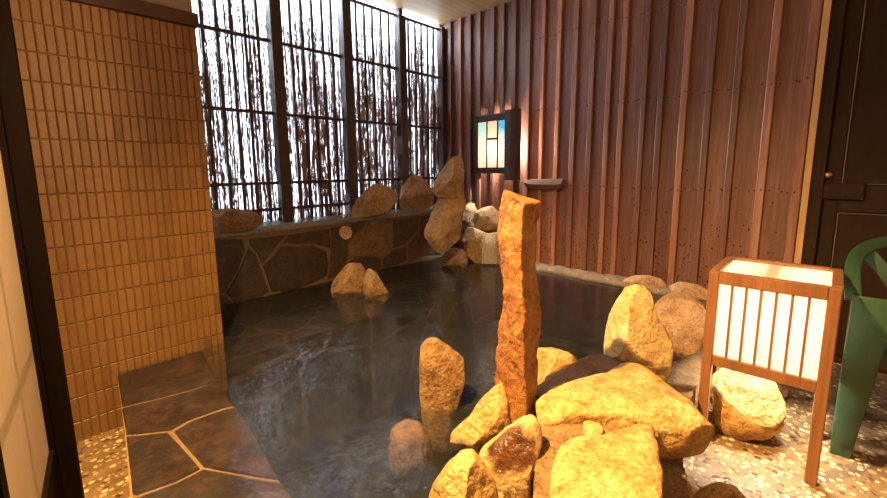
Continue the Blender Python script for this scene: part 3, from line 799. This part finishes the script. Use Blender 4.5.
# ------------------------------------------------------------------ lattice wall
RAILS = [2.44, 1.99, 1.50, 1.01, .82]
POSTS = [(.80, 'second'), (1.386, ''), (1.968, ''), (2.547, ''), (3.09, '')]
PW = .080
def ledge_z(y): return .706 + (y - YS) / (3.0 - YS) * .027
plabels = [None, 'dark wooden post rising beside the low long ledge rock', 'dark wooden post rising behind the wedge-shaped ledge rock', 'dark wooden post rising behind the upright blocky ledge rock', 'narrow dark corner post where lattice meets the board wall']
for i, (x, _) in enumerate(POSTS):
    if i == 0: continue
    bm = bmesh.new(); w = PW if i < 4 else .045
    box(bm, (x, 2.915, ledge_z(2.92) - .006), (x + w, 2.995, 2.44 if i < 4 else 2.46), .004)
    if i < 4: box(bm, (x + .02, 2.94, 2.43), (x + w - .02, 2.985, CEIL))
    o = bm_obj('lattice_post', bm, M['dark_wood'])
    prop(origin_to(o, (x + w / 2, 2.955, ledge_z(2.955) - .006)), plabels[i], 'post', 'dark posts of the lattice wall')
blabels = ['lattice bay between the tiled wall and the nearest post', 'lattice bay right of the low long rock, between two thick posts', 'lattice bay between the wedge-shaped rock and the blocky rock', 'narrow-looking lattice bay nearest the corner and board wall']
BARS = [[.88, .968, 1.057, 1.146, 1.234, 1.319], [1.558, 1.647, 1.735, 1.82, 1.90], [2.133, 2.216, 2.30, 2.39, 2.477], [2.706, 2.791, 2.87, 2.95, 3.033]]
for i in range(4):
    x0 = POSTS[i][0] + PW; x1 = POSTS[i + 1][0]
    if i == 0: x0 = XT + .0
    t = empty('wooden_lattice', ((x0 + x1) / 2, YL, ledge_z(YL)), blabels[i], 'lattice', 'lattice bays above the stone ledge')
    L = Vector(t.location)
    for z in RAILS:
        bm = bmesh.new(); box(bm, Vector((x0 - .002, YL - .016, z - .011)) - L, Vector((x1 + .002, YL + .006, z + .011)) - L, .002); bm_obj('rail', bm, M['dark_wood'], t)
    for x in BARS[i]:
        bm = bmesh.new(); box(bm, Vector((x - .009, YL + .006, ledge_z(YL + .01) - .004)) - L, Vector((x + .009, YL + .024, 2.455)) - L, .002); bm_obj('bar', bm, M['dark_wood'], t)
# brushwood between the bars
def brush():
    r = random.Random(21)
    V = []; Fc = []
    def twig(pts, rad):
        b = len(V); n = 4
        for i, (p, q) in enumerate(zip(pts, rad)):
            for k in range(n):
                a = 2 * math.pi * k / n + .4
                V.append((p[0] + math.cos(a) * q, p[1] + math.sin(a) * q, p[2]))
        for i in range(len(pts) - 1):
            for k in range(n): Fc.append((b + i * n + k, b + i * n + (k + 1) % n, b + (i + 1) * n + (k + 1) % n, b + (i + 1) * n + k))
    for i in range(2800):
        x = r.uniform(XT - .1, XW - .01)
        if r.random() < .55: x = round(x / .031) * .031 + r.gauss(0, .006)
        y = YL + .03 + r.uniform(0, .012)
        u = r.random()
        if u < .52: z0, z1 = .70, r.uniform(1.6, 1.99)
        elif u < .57: z0, z1 = .70, r.uniform(.95, 1.5)
        else: z0, z1 = r.uniform(.9, 1.97), r.uniform(2.1, 2.47)
        n = 12; rad = r.uniform(.0012, .0034); dx = r.gauss(0, .012); ph = r.uniform(0, 9)
        pts = []; rs = []
        for k in range(n + 1):
            t = k / n; z = z0 + (z1 - z0) * t
            pts.append((x + dx * (t - .5) + .004 * math.sin(z * 14 + ph) + r.uniform(-.0016, .0016), y, z)); rs.append(rad * (1 - .6 * t))
        twig(pts, rs)
        # side sprigs
        for s in range(r.randint(3, 7)):
            k = r.randint(1, n - 1); p = pts[k]; l = r.uniform(.03, .09); a = r.gauss(0, .30)
            twig([p, (p[0] + math.sin(a) * l * .5, p[1] + r.uniform(-.006, .006), p[2] + l * .5), (p[0] + math.sin(a) * l * r.uniform(.8, 1.3), p[1] + r.uniform(-.01, .01), p[2] + l)], [rad * .55, rad * .5, .0005])
    # wispy tips reaching into the room at the top
    for i in range(60):
        x = r.uniform(1.6, XW - .05); z = r.uniform(1.6, 2.4); y = YL + .02
        l = r.uniform(.08, .2); a = r.gauss(0, .5)
        twig([(x, y, z), (x + math.sin(a) * l * .5, y - r.uniform(.01, .03), z + l * .55), (x + math.sin(a) * l, y - r.uniform(.02, .06), z + l)], [.0012, .001, .0006])
    me = bpy.data.meshes.new('brushwood_screen'); me.from_pydata(V, [], Fc)
    o = link('brushwood_screen', me, M['twig'])
    prop(o, 'screen of thin bundled twigs behind the dark lattice, bright daylight beyond', 'brushwood', kind='stuff')
brush()

# ------------------------------------------------------------------ wall lamp and plank
def wall_lamp():
    X1 = XW - .021; X0 = XW - .16
    ya, yb = 2.415, 2.075; za, zb = 1.055, 1.56
    t = empty('wall_lamp', (X1, (ya + yb) / 2, za), 'lit wall lamp with coloured glass panes in a dark frame on the board wall', 'lamp')
    L = Vector(t.location)
    def part(name, a, b, mat, bev=.003):
        bm = bmesh.new(); box(bm, Vector(a) - L, Vector(b) - L, bev); return bm_obj(name, bm, mat, t)
    bm = bmesh.new()
    for a, b in (((X0 - .012, ya - .026, za), (X0 + .012, ya + .012, zb)), ((X0 - .008, yb, zb - .055), (X0 + .012, ya, zb)), ((X0 - .008, yb, za), (X0 + .012, ya, za + .052))):
        box(bm, Vector(a) - L, Vector(b) - L, .003)
    # muntins
    g0, g1 = yb + .002, ya - .026
    w = (g1 - g0)
    m1 = g1 - w * .32; m2 = g1 - w * .69
    for y in (m1, m2): box(bm, Vector((X0 - .006, y - .006, za + .05)) - L, Vector((X0 + .008, y + .006, zb - .05)) - L, .002)
    zm = za + .30
    box(bm, Vector((X0 - .006, m2, zm - .008)) - L, Vector((X0 + .008, m1, zm + .008)) - L, .002)
    bm_obj('frame', bm, M['lamp_wood'], t)
    zt, zl = zb - .05, za + .05
    gm = [mat_glass('sea_green_glass', (.86, .92, .86), (.42, .62, .62), zl - L.z, zt - L.z),
          mat_glass('pinkish_glass', (.95, .86, .78), (.78, .58, .50), zm - L.z, zt - L.z),
          mat_glass('clear_white_glass', (.97, .95, .90), (.97, .95, .9), zl - L.z, zm - L.z),
          mat_glass('blue_glass', (.92, .93, .88), (.10, .24, .34), zl - L.z, zt - L.z)]
    for (y0, y1, z0, z1), m in zip(((m1 + .008, g1 + .003, zl - .003, zt + .003), (m2 + .008, m1 - .008, zm + .006, zt + .003), (m2 + .008, m1 - .008, zl - .003, zm - .006), (g0 - .003, m2 - .008, zl - .003, zt + .003)), gm):
        part('glass_pane', (X0, y0, z0), (X0 + .004, y1, z1), m, 0)
    # thick live-edge side board
    bm = bmesh.new(); rr = random.Random(2); rows = []
    y0, y1 = 2.072, 1.955
    for k in range(25):
        tt = k / 24; z = 1.0 + .58 * tt
        e = noise.noise((z * 7, 2, 0)) * .012
        rows.append([bm.verts.new(Vector(p) - L) for p in ((X0 - .035, y0 + .004, z), (X0 - .045, (y0 + y1) / 2, z), (X0 - .03, y1 + e, z), (X0 + .02, y1 + e * .5 - .004, z), (X0 + .022, y0, z))])
    for p, q in zip(rows, rows[1:]):
        for i in range(5): bm.faces.new([p[i], p[(i + 1) % 5], q[(i + 1) % 5], q[i]])
    bm.faces.new(rows[0]); bm.faces.new(rows[-1])
    bm_obj('side_board', bm, M['lamp_wood'], t)
    part('top_board', (X0 - .005, yb, zb - .008), (X1, ya, zb + .006), M['lamp_wood'])
    part('left_board', (X0, ya - .004, za + .01), (X1, ya + .010, zb), M['lamp_wood'])
    bm = bmesh.new(); bmesh.ops.create_uvsphere(bm, u_segments=16, v_segments=10, radius=.024, matrix=Matrix.Translation(Vector((X1 - .05, 2.20, 1.22)) - L))
    e = NT('lit_bulb'); em = e.n('ShaderNodeEmission', Strength=14.0); em.inputs['Color'].default_value = (1, .80, .52, 1); e.t.links.new(em.outputs[0], e.out.inputs['Surface'])
    bm_obj('bulb', bm, e.m, t, True)
    ld = bpy.data.lights.new('wall_lamp_bulb', 'POINT'); ld.energy = 95; ld.color = (1, .93, .80); ld.shadow_soft_size = .03
    lo = bpy.data.objects.new('wall_lamp_bulb', ld); COL.objects.link(lo); lo.location = (X1 - .05, 2.20, 1.27)
    lo.parent = t; lo.location = Vector(lo.location) - L
wall_lamp()
def plank():
    a = on(524, 181, 0, XW - .05); b = on(562, 181, 0, XW - .05)
    bm = bmesh.new(); rows = []; n = 16
    for k in range(n + 1):
        t = k / n; y = a.y + (b.y - a.y) * t
        zt = 1.0 + .012 * t + noise.noise((y * 9, 0, 1)) * .006; zb_ = .925 - .012 * t + noise.noise((y * 8, 5, 1)) * .008 + (.02 if t < .1 else 0) + (.03 * max(0, t - .85) / .15)
        d = .022
        rows.append([bm.verts.new(p) for p in ((XW - .020, y, zt), (XW - .02 - d, y, zt - .004), (XW - .02 - d - .006, y, (zt + zb_) / 2), (XW - .02 - d + .004, y, zb_), (XW - .02, y, zb_ + .002))])
    for p, q in zip(rows, rows[1:]):
        for i in range(5): bm.faces.new([p[i], p[(i + 1) % 5], q[(i + 1) % 5], q[i]])
    bm.faces.new(rows[0]); bm.faces.new(rows[-1])
    o = bm_obj('wall_plank', bm, M['plank_wood'])
    prop(origin_to(o, ((XW - .02), (a.y + b.y) / 2, .93)), 'short weathered wooden plank fixed to the board wall right of the wall lamp', 'plank')
plank()

# round dial on the flagstone wall
def dial():
    c = on(345.5, 232.8, 1, YS - .02); rad = .052
    c.y = YS - .008
    t = empty('thermometer', c, 'round wooden dial thermometer hung on the flagstone wall', 'thermometer')
    rx = Matrix.Rotation(math.pi / 2, 4, 'X')
    bm = bmesh.new()
    prof = [(rad * .80, 0), (rad, 0), (rad, .022), (rad * .97, .028), (rad * .80, .028), (rad * .78, .020), (rad * .78, .0)]
    n = 40; rings = []
    for k in range(n):
        a = 2 * math.pi * k / n
        rings.append([bm.verts.new((q * math.cos(a), -h, q * math.sin(a))) for q, h in prof])
    for k in range(n):
        p, q = rings[k], rings[(k + 1) % n]
        for i in range(len(prof)): bm.faces.new([p[i], p[(i + 1) % len(prof)], q[(i + 1) % len(prof)], q[i]])
    bm_obj('ring', bm, M['ring'], t, False)
    bm = bmesh.new(); bmesh.ops.create_circle(bm, cap_ends=True, segments=40, radius=rad * .8, matrix=Matrix.Translation((0, -.016, 0)) @ rx); bm_obj('dial_face', bm, M['dial'], t)
    bm = bmesh.new()
    for k in range(21):
        a = math.radians(-40 + 13 * k); u = Vector((math.cos(a), 0, math.sin(a))); l = .60 if k % 5 == 0 else .66
        beam(bm, u * rad * l + Vector((0, -.0172, 0)), u * rad * .74 + Vector((0, -.0172, 0)), .0012, .0008, (0, 1, 0))
    bm_obj('scale_mark', bm, M['ink'], t)
    bm = bmesh.new(); a = math.radians(152); u = Vector((math.cos(a), 0, math.sin(a)))
    beam(bm, u * -.012 + Vector((0, -.019, 0)), u * rad * .6 + Vector((0, -.019, 0)), .0022, .001, (0, 1, 0))
    bmesh.ops.create_cone(bm, cap_ends=True, segments=14, radius1=.004, radius2=.004, depth=.004, matrix=Matrix.Translation((0, -.019, 0)) @ rx)
    bm_obj('needle', bm, M['ink'], t)
dial()

# ------------------------------------------------------------------ floor lantern
def lantern():
    x0, x1 = 1.815, 2.185; y0, y1 = -.045, .325; H = .706; zb = .335
    t = empty('floor_lantern', ((x0 + x1) / 2, (y0 + y1) / 2, 0), 'lit wooden floor lantern with slatted white paper sides on the pebble floor', 'lantern')
    L = Vector(t.location); pw = .034
    def part(name, bxs, mat, bev=.002, parent=t):
        bm = bmesh.new()
        for a, b in bxs: box(bm, Vector(a) - L, Vector(b) - L, bev)
        return bm_obj(name, bm, mat, parent)
    for x in (x0, x1 - pw):
        for y in (y0, y1 - pw):
            part('leg', [((x, y, 0), (x + pw, y + pw, H - .002))], M['lantern_wood'], .003)
    for nm, za, zc in (('top_rail', H - .045, H), ('bottom_rail', zb, zb + .040)):
        e = .002 if nm == 'top_rail' else -.003
        part(nm, [((x0 - e, y0 + pw, za), (x0 + pw * .8, y1 - pw, zc))], M['lantern_wood'])
        part(nm, [((x1 - pw * .8, y0 + pw, za), (x1 + e, y1 - pw, zc))], M['lantern_wood'])
        part(nm, [((x0 + pw, y0 - e, za), (x1 - pw, y0 + pw * .8, zc))], M['lantern_wood'])
        part(nm, [((x0 + pw, y1 - pw * .8, za), (x1 - pw, y1 + e, zc))], M['lantern_wood'])
    za, zc = zb + .04, H - .045
    for side in range(4):
        bxs = []
        for k in range(1, 7):
            s = pw + (x1 - x0 - 2 * pw) * k / 7
            if side == 0: bxs.append(((x0 + .004, y0 + s - .004, za), (x0 + .014, y0 + s + .004, zc)))
            if side == 1: bxs.append(((x1 - .014, y0 + s - .004, za), (x1 - .004, y0 + s + .004, zc)))
            if side == 2: bxs.append(((x0 + s - .004, y0 + .004, za), (x0 + s + .004, y0 + .014, zc)))
            if side == 3: bxs.append(((x0 + s - .004, y1 - .014, za), (x0 + s + .004, y1 - .004, zc)))
        part('slats', bxs, M['lantern_wood'], 0)
    i = .016
    part('paper_panel', [((x0 + i, y0 + i, za), (x0 + i + .001, y1 - i, zc))], M['lantern_paper'], 0)
    part('paper_panel', [((x1 - i - .001, y0 + i, za), (x1 - i, y1 - i, zc))], M['lantern_paper'], 0)
    part('paper_panel', [((x0 + i, y0 + i, za), (x1 - i, y0 + i + .001, zc))], M['lantern_paper'], 0)
    part('paper_panel', [((x0 + i, y1 - i - .001, za), (x1 - i, y1 - i, zc))], M['lantern_paper'], 0)
    part('top_panel', [((x0 + pw * .75, y0 + pw * .75, H - .016), (x1 - pw * .75, y1 - pw * .75, H - .012))], M['lantern_top'], 0)
    ym = (y0 + y1) / 2 + .01
    part('lamp_bracket', [((x0 + pw, ym - .03, H - .05), (x1 - pw, ym + .03, H - .035))], M['lantern_wood'], 0)
    for yy in (ym - .085, ym + .085):
        ld = bpy.data.lights.new('lantern_tube', 'POINT'); ld.energy = 27; ld.color = (1, .885, .72); ld.shadow_soft_size = .035
        lo = bpy.data.objects.new('lantern_tube', ld); COL.objects.link(lo); lo.parent = t; lo.location = Vector(((x0 + x1) / 2, yy, .54)) - L
    # wire round the rear left leg
lantern()

def smooth_path(P, k=5):
    P = [Vector(p) for p in P]; out = []
    for i in range(len(P) - 1):
        p0, p1, p2, p3 = P[max(0, i - 1)], P[i], P[i + 1], P[min(len(P) - 1, i + 2)]
        for s in range(k):
            t = s / k
            out.append(.5 * ((2 * p1) + (p2 - p0) * t + (2 * p0 - 5 * p1 + 4 * p2 - p3) * t * t + (3 * p1 - p0 - 3 * p2 + p3) * t ** 3))
    return out + [P[-1]]
# ------------------------------------------------------------------ green plastic chair
def chair():
    fx, fy = 2.085, -.078
    t = empty('plastic_chair', (fx + .25, fy - .25, 0), 'green moulded plastic armchair beside the lantern, cut by the photo edge', 'chair')
    L = Vector(t.location)
    D, Wd = .46, .50
    def shell(name, secs, parent=t):
        """loft of closed sections"""
        bm = bmesh.new(); rows = [[bm.verts.new(Vector(p) - L) for p in s] for s in secs]
        n = len(rows[0])
        for p, q in zip(rows, rows[1:]):
            for i in range(n): bm.faces.new([p[i], p[(i + 1) % n], q[(i + 1) % n], q[i]])
        bm.faces.new(rows[0]); bm.faces.new(rows[-1][::-1])
        bmesh.ops.recalc_face_normals(bm, faces=bm.faces[:])
        bmesh.ops.bevel(bm, geom=[e for e in bm.edges if len(e.link_faces) == 2 and e.calc_face_angle(0) > .7], offset=.004, segments=2, affect='EDGES', profile=.5)
        return bm_obj(name, bm, M['green'], parent, True)
    def leg(cx, cy, sx, sy, ztop):
        # L-profile, broad at the top and narrow at the foot, flaring outwards
        secs = []
        for k in range(9):
            s = k / 8; z = ztop * s
            w = .058 + .06 * s
            o = .004 * (1 - s)
            x, y = cx - sx * o, cy - sy * o + 0
            th = .014
            secs.append([(x, y, z), (x + sx * w * .8, y, z), (x + sx * w * .8, y + sy * th, z), (x + sx * th, y + sy * th, z), (x + sx * th, y + sy * w, z), (x, y + sy * w, z)])
        shell('leg', secs)
    leg(fx, fy, 1, -1, .63); leg(fx, fy - Wd, 1, 1, .63)
    leg(fx + D, fy - .02, -1, -1, .45); leg(fx + D, fy - Wd + .02, -1, 1, .45)
    # seat
    bm = bmesh.new(); n = 10; rows = []
    for i in range(n + 1):
        a = i / n
        rows.append([])
        for j in range(n + 1):
            b = j / n; dip = -.022 * math.sin(math.pi * a) * math.sin(math.pi * b)
            z = .435 - .02 * a + dip
            rows[-1].append((fx + .02 + (D - .0) * a, fy - .025 - (Wd - .05) * b, z))
    top = [[bm.verts.new(Vector(p) - L) for p in r_] for r_ in rows]; bot = [[bm.verts.new(Vector(p) - L - Vector((0, 0, .018))) for p in r_] for r_ in rows]
    for i in range(n):
        for j in range(n):
            bm.faces.new([top[i][j], top[i + 1][j], top[i + 1][j + 1], top[i][j + 1]]); bm.faces.new([bot[i][j], bot[i][j + 1], bot[i + 1][j + 1], bot[i + 1][j]])
    ring = [(i, 0) for i in range(n)] + [(n, j) for j in range(n)] + [(n - i, n) for i in range(n)] + [(0, n - j) for j in range(n)]
    for (a, b), (c, d) in zip(ring, ring[1:] + ring[:1]): bm.faces.new([top[a][b], bot[a][b], bot[c][d], top[c][d]])
    bm_obj('seat', bm, M['green'], t, True)
    bm = bmesh.new(); box(bm, Vector((fx + .012, fy - Wd + .03, .375)) - L, Vector((fx + .028, fy - .03, .43)) - L, .004); bm_obj('apron', bm, M['green'], t)
    # flat bands of the arms and the back, lying across the view of someone sitting opposite
    def ribbon(name, path, w, th, face):
        secs = []; face = Vector(face).normalized()
        for k, p in enumerate(path):
            p = Vector(p); q0 = Vector(path[max(0, k - 1)]); q1 = Vector(path[min(len(path) - 1, k + 1)]); tg = (q1 - q0).normalized()
            wd = tg.cross(face).normalized(); nn = tg.cross(wd).normalized()
            ww = w[k] if isinstance(w, list) else w
            secs.append([p + wd * ww / 2 + nn * th / 2, p - wd * ww / 2 + nn * th / 2, p - wd * ww / 2 - nn * th / 2, p + wd * ww / 2 - nn * th / 2])
        shell(name, secs)
    mid = fy - Wd / 2
    left = [(853, 300, 2.12), (852.5, 284, 2.17), (852.5, 270, 2.25), (855, 259, 2.34), (861, 251, 2.42), (870, 246, 2.48), (880, 243, 2.52), (890, 241.5, 2.55)]
    pl = [on(u, v, 0, X) for u, v, X in left]
    pl = pl + [Vector((2.57, pl[-1].y + (mid - pl[-1].y) * f, pl[-1].z + .012 * f)) for f in (.4, .8)]
    pr = [Vector((p.x, 2 * mid - p.y, p.z)) for p in pl[::-1]]
    face = (-.72, -.68, .1)
    ribbon('back_frame', smooth_path(pl + pr), .047, .014, (-1, 0, .25))
    dg = [on(u, v, 0, X) for u, v, X in ((866, 251, 2.48), (876, 262, 2.47), (888, 276, 2.46), (898, 290, 2.46), (908, 310, 2.46), (914, 335, 2.46))]
    for m_ in (0, 1):
        ribbon('back_slat', smooth_path([Vector((p.x, 2 * mid - p.y, p.z)) if m_ else p for p in dg]), .05, .010, (-1, 0, .1))
    for k in range(3):
        y = mid + (k - 1) * .085
        ribbon('back_slat', [(2.46, y, .415), (2.50, y, .6), (2.565, y, pl[-1].z)], .05, .010, (-1, 0, .1))
chair()

# ------------------------------------------------------------------ shoji screen at the left
def shoji():
    d = ray(97, 172); d.z = 0; d.normalize()
    YP = 1.62
    e = on(65, 380, 1, YP)                # right edge of the post
    side = Vector((d.y, -d.x, 0))
    t = empty('shoji_screen', (e.x, YP, 0), 'paper shoji screen in a dark wooden frame at the left edge', 'screen')
    Lc = Vector(t.location)
    # local frame: u along the screen towards the entrance (-d), s to the right
    def bx(bm, u0, u1, s0, s1, z0, z1):
        vs = []
        for u in (u0, u1):
            for s in (s0, s1):
                for z in (z0, z1): vs.append(bm.verts.new(-d * u + side * s + Vector((0, 0, z))))
        for q in [(0, 1, 3, 2), (4, 6, 7, 5), (0, 4, 5, 1), (2, 3, 7, 6), (0, 2, 6, 4), (1, 5, 7, 3)]: bm.faces.new([vs[i] for i in q])
    def part(name, bxs, mat):
        bm = bmesh.new()
        for b in bxs: bx(bm, *b)
        return bm_obj(name, bm, mat, t)
    part('frame_post', [(-.05, .0, -.062, .0, 0, CEIL)], M['black_wood'])
    s0 = -.066
    part('stile', [(.0, .035, s0, s0 + .026, .02, 2.2)], M['black_wood'])
    part('stile', [(.62, .66, s0, s0 + .026, .02, 2.2)], M['black_wood'])
    part('stile', [(1.02, 1.06, s0, s0 + .026, .02, 2.2)], M['black_wood'])
    part('bottom_rail', [(.035, 1.06, s0 + .002, s0 + .024, .02, .30)], M['black_wood'])
    part('top_rail', [(.035, 1.06, s0 + .002, s0 + .024, 2.14, 2.2)], M['black_wood'])
    part('paper', [(.03, 1.04, s0 + .012, s0 + .013, .28, 2.16)], M['shoji'])
    part('muntins', [(.03, 1.04, s0 - .004, s0 + .008, z - .006, z + .006) for z in (.62, 1.2, 1.75)] + [(u - .006, u + .006, s0 - .004, s0 + .008, .28, 2.16) for u in (.30, .82)], M['black_wood'])
    return d, side, e
SD, SS, SE = shoji()

# ------------------------------------------------------------------ light
w = bpy.data.worlds.new('World'); S.world = w; w.use_nodes = True
bg = w.node_tree.nodes['Background']; bg.inputs['Color'].default_value = (.74, .87, 1.0, 1); bg.inputs['Strength'].default_value = 8.0

def area(name, loc, target, sx, sy, power, color, portal=False):
    d = bpy.data.lights.new(name, 'AREA'); d.shape = 'RECTANGLE'; d.size = sx; d.size_y = sy; d.energy = power; d.color = color
    o = bpy.data.objects.new(name, d); COL.objects.link(o); o.location = loc
    o.rotation_euler = (Vector(target) - Vector(loc)).to_track_quat('-Z', 'Y').to_euler()
    if portal: d.cycles.is_portal = True
    return o
area('daylight_opening', ((XT + XW) / 2, 3.06, 1.6), ((XT + XW) / 2, 0, 1.6), XW - XT + .3, 1.9, 1, (1, 1, 1), True)

hz = bpy.data.lights.new('added_daylight', 'SUN'); hz.energy = 27; hz.color = (.74, .87, 1.0); hz.angle = math.radians(75)  # wide lamp added to lift the sky's daylight indoors, no real sun
hzo = bpy.data.objects.new('added_daylight', hz); COL.objects.link(hzo); hzo.location = (0, 8, 4)
hzo.rotation_euler = Vector((.45, -1, -.42)).to_track_quat('-Z', 'Y').to_euler()
sd = bpy.data.lights.new('ceiling_spot', 'SPOT'); sd.energy = 1020; sd.color = (1, .60, .21); sd.spot_size = math.radians(108); sd.spot_blend = 1.0; sd.shadow_soft_size = .03
so = bpy.data.objects.new('ceiling_spot', sd); COL.objects.link(so); so.location = (.06, 1.02, 2.38)
so.rotation_euler = (Vector((.90, .68, .25)) - Vector(so.location)).to_track_quat('-Z', 'Y').to_euler()
s2 = bpy.data.lights.new('entrance_spot', 'SPOT'); s2.energy = 34; s2.color = (1, .64, .28); s2.spot_size = math.radians(62); s2.spot_blend = .9; s2.shadow_soft_size = .05
s2o = bpy.data.objects.new('entrance_spot', s2); COL.objects.link(s2o); s2o.location = (.44, -.35, 1.46)
s2o.rotation_euler = (Vector((.15, 2.18, .75)) - Vector(s2o.location)).to_track_quat('-Z', 'Y').to_euler()
rl = bpy.data.lights.new('bath_room_lamp', 'POINT'); rl.energy = 26; rl.color = (1, .74, .45); rl.shadow_soft_size = .12
rlo = bpy.data.objects.new('bath_room_lamp', rl); COL.objects.link(rlo); rlo.location = (.5, -.85, 2.2)
# lamp of the room behind the paper screen
pd = bpy.data.lights.new('anteroom_lamp', 'POINT'); pd.energy = 60; pd.color = (1, .66, .36); pd.shadow_soft_size = .1
po = bpy.data.objects.new('anteroom_lamp', pd); COL.objects.link(po); po.location = (-.6, .9, 1.5)

S.view_settings.view_transform = 'Standard'; S.view_settings.look = 'None'; S.view_settings.gamma = 1.0
S.view_settings.use_curve_mapping = False
S.view_settings.exposure = 0.0
S.cycles.use_denoising = True
S.cycles.max_bounces = 8
S.cycles.transparent_max_bounces = 12
S.cycles.caustics_reflective = False; S.cycles.caustics_refractive = False
S.cycles.sample_clamp_indirect = 6.0
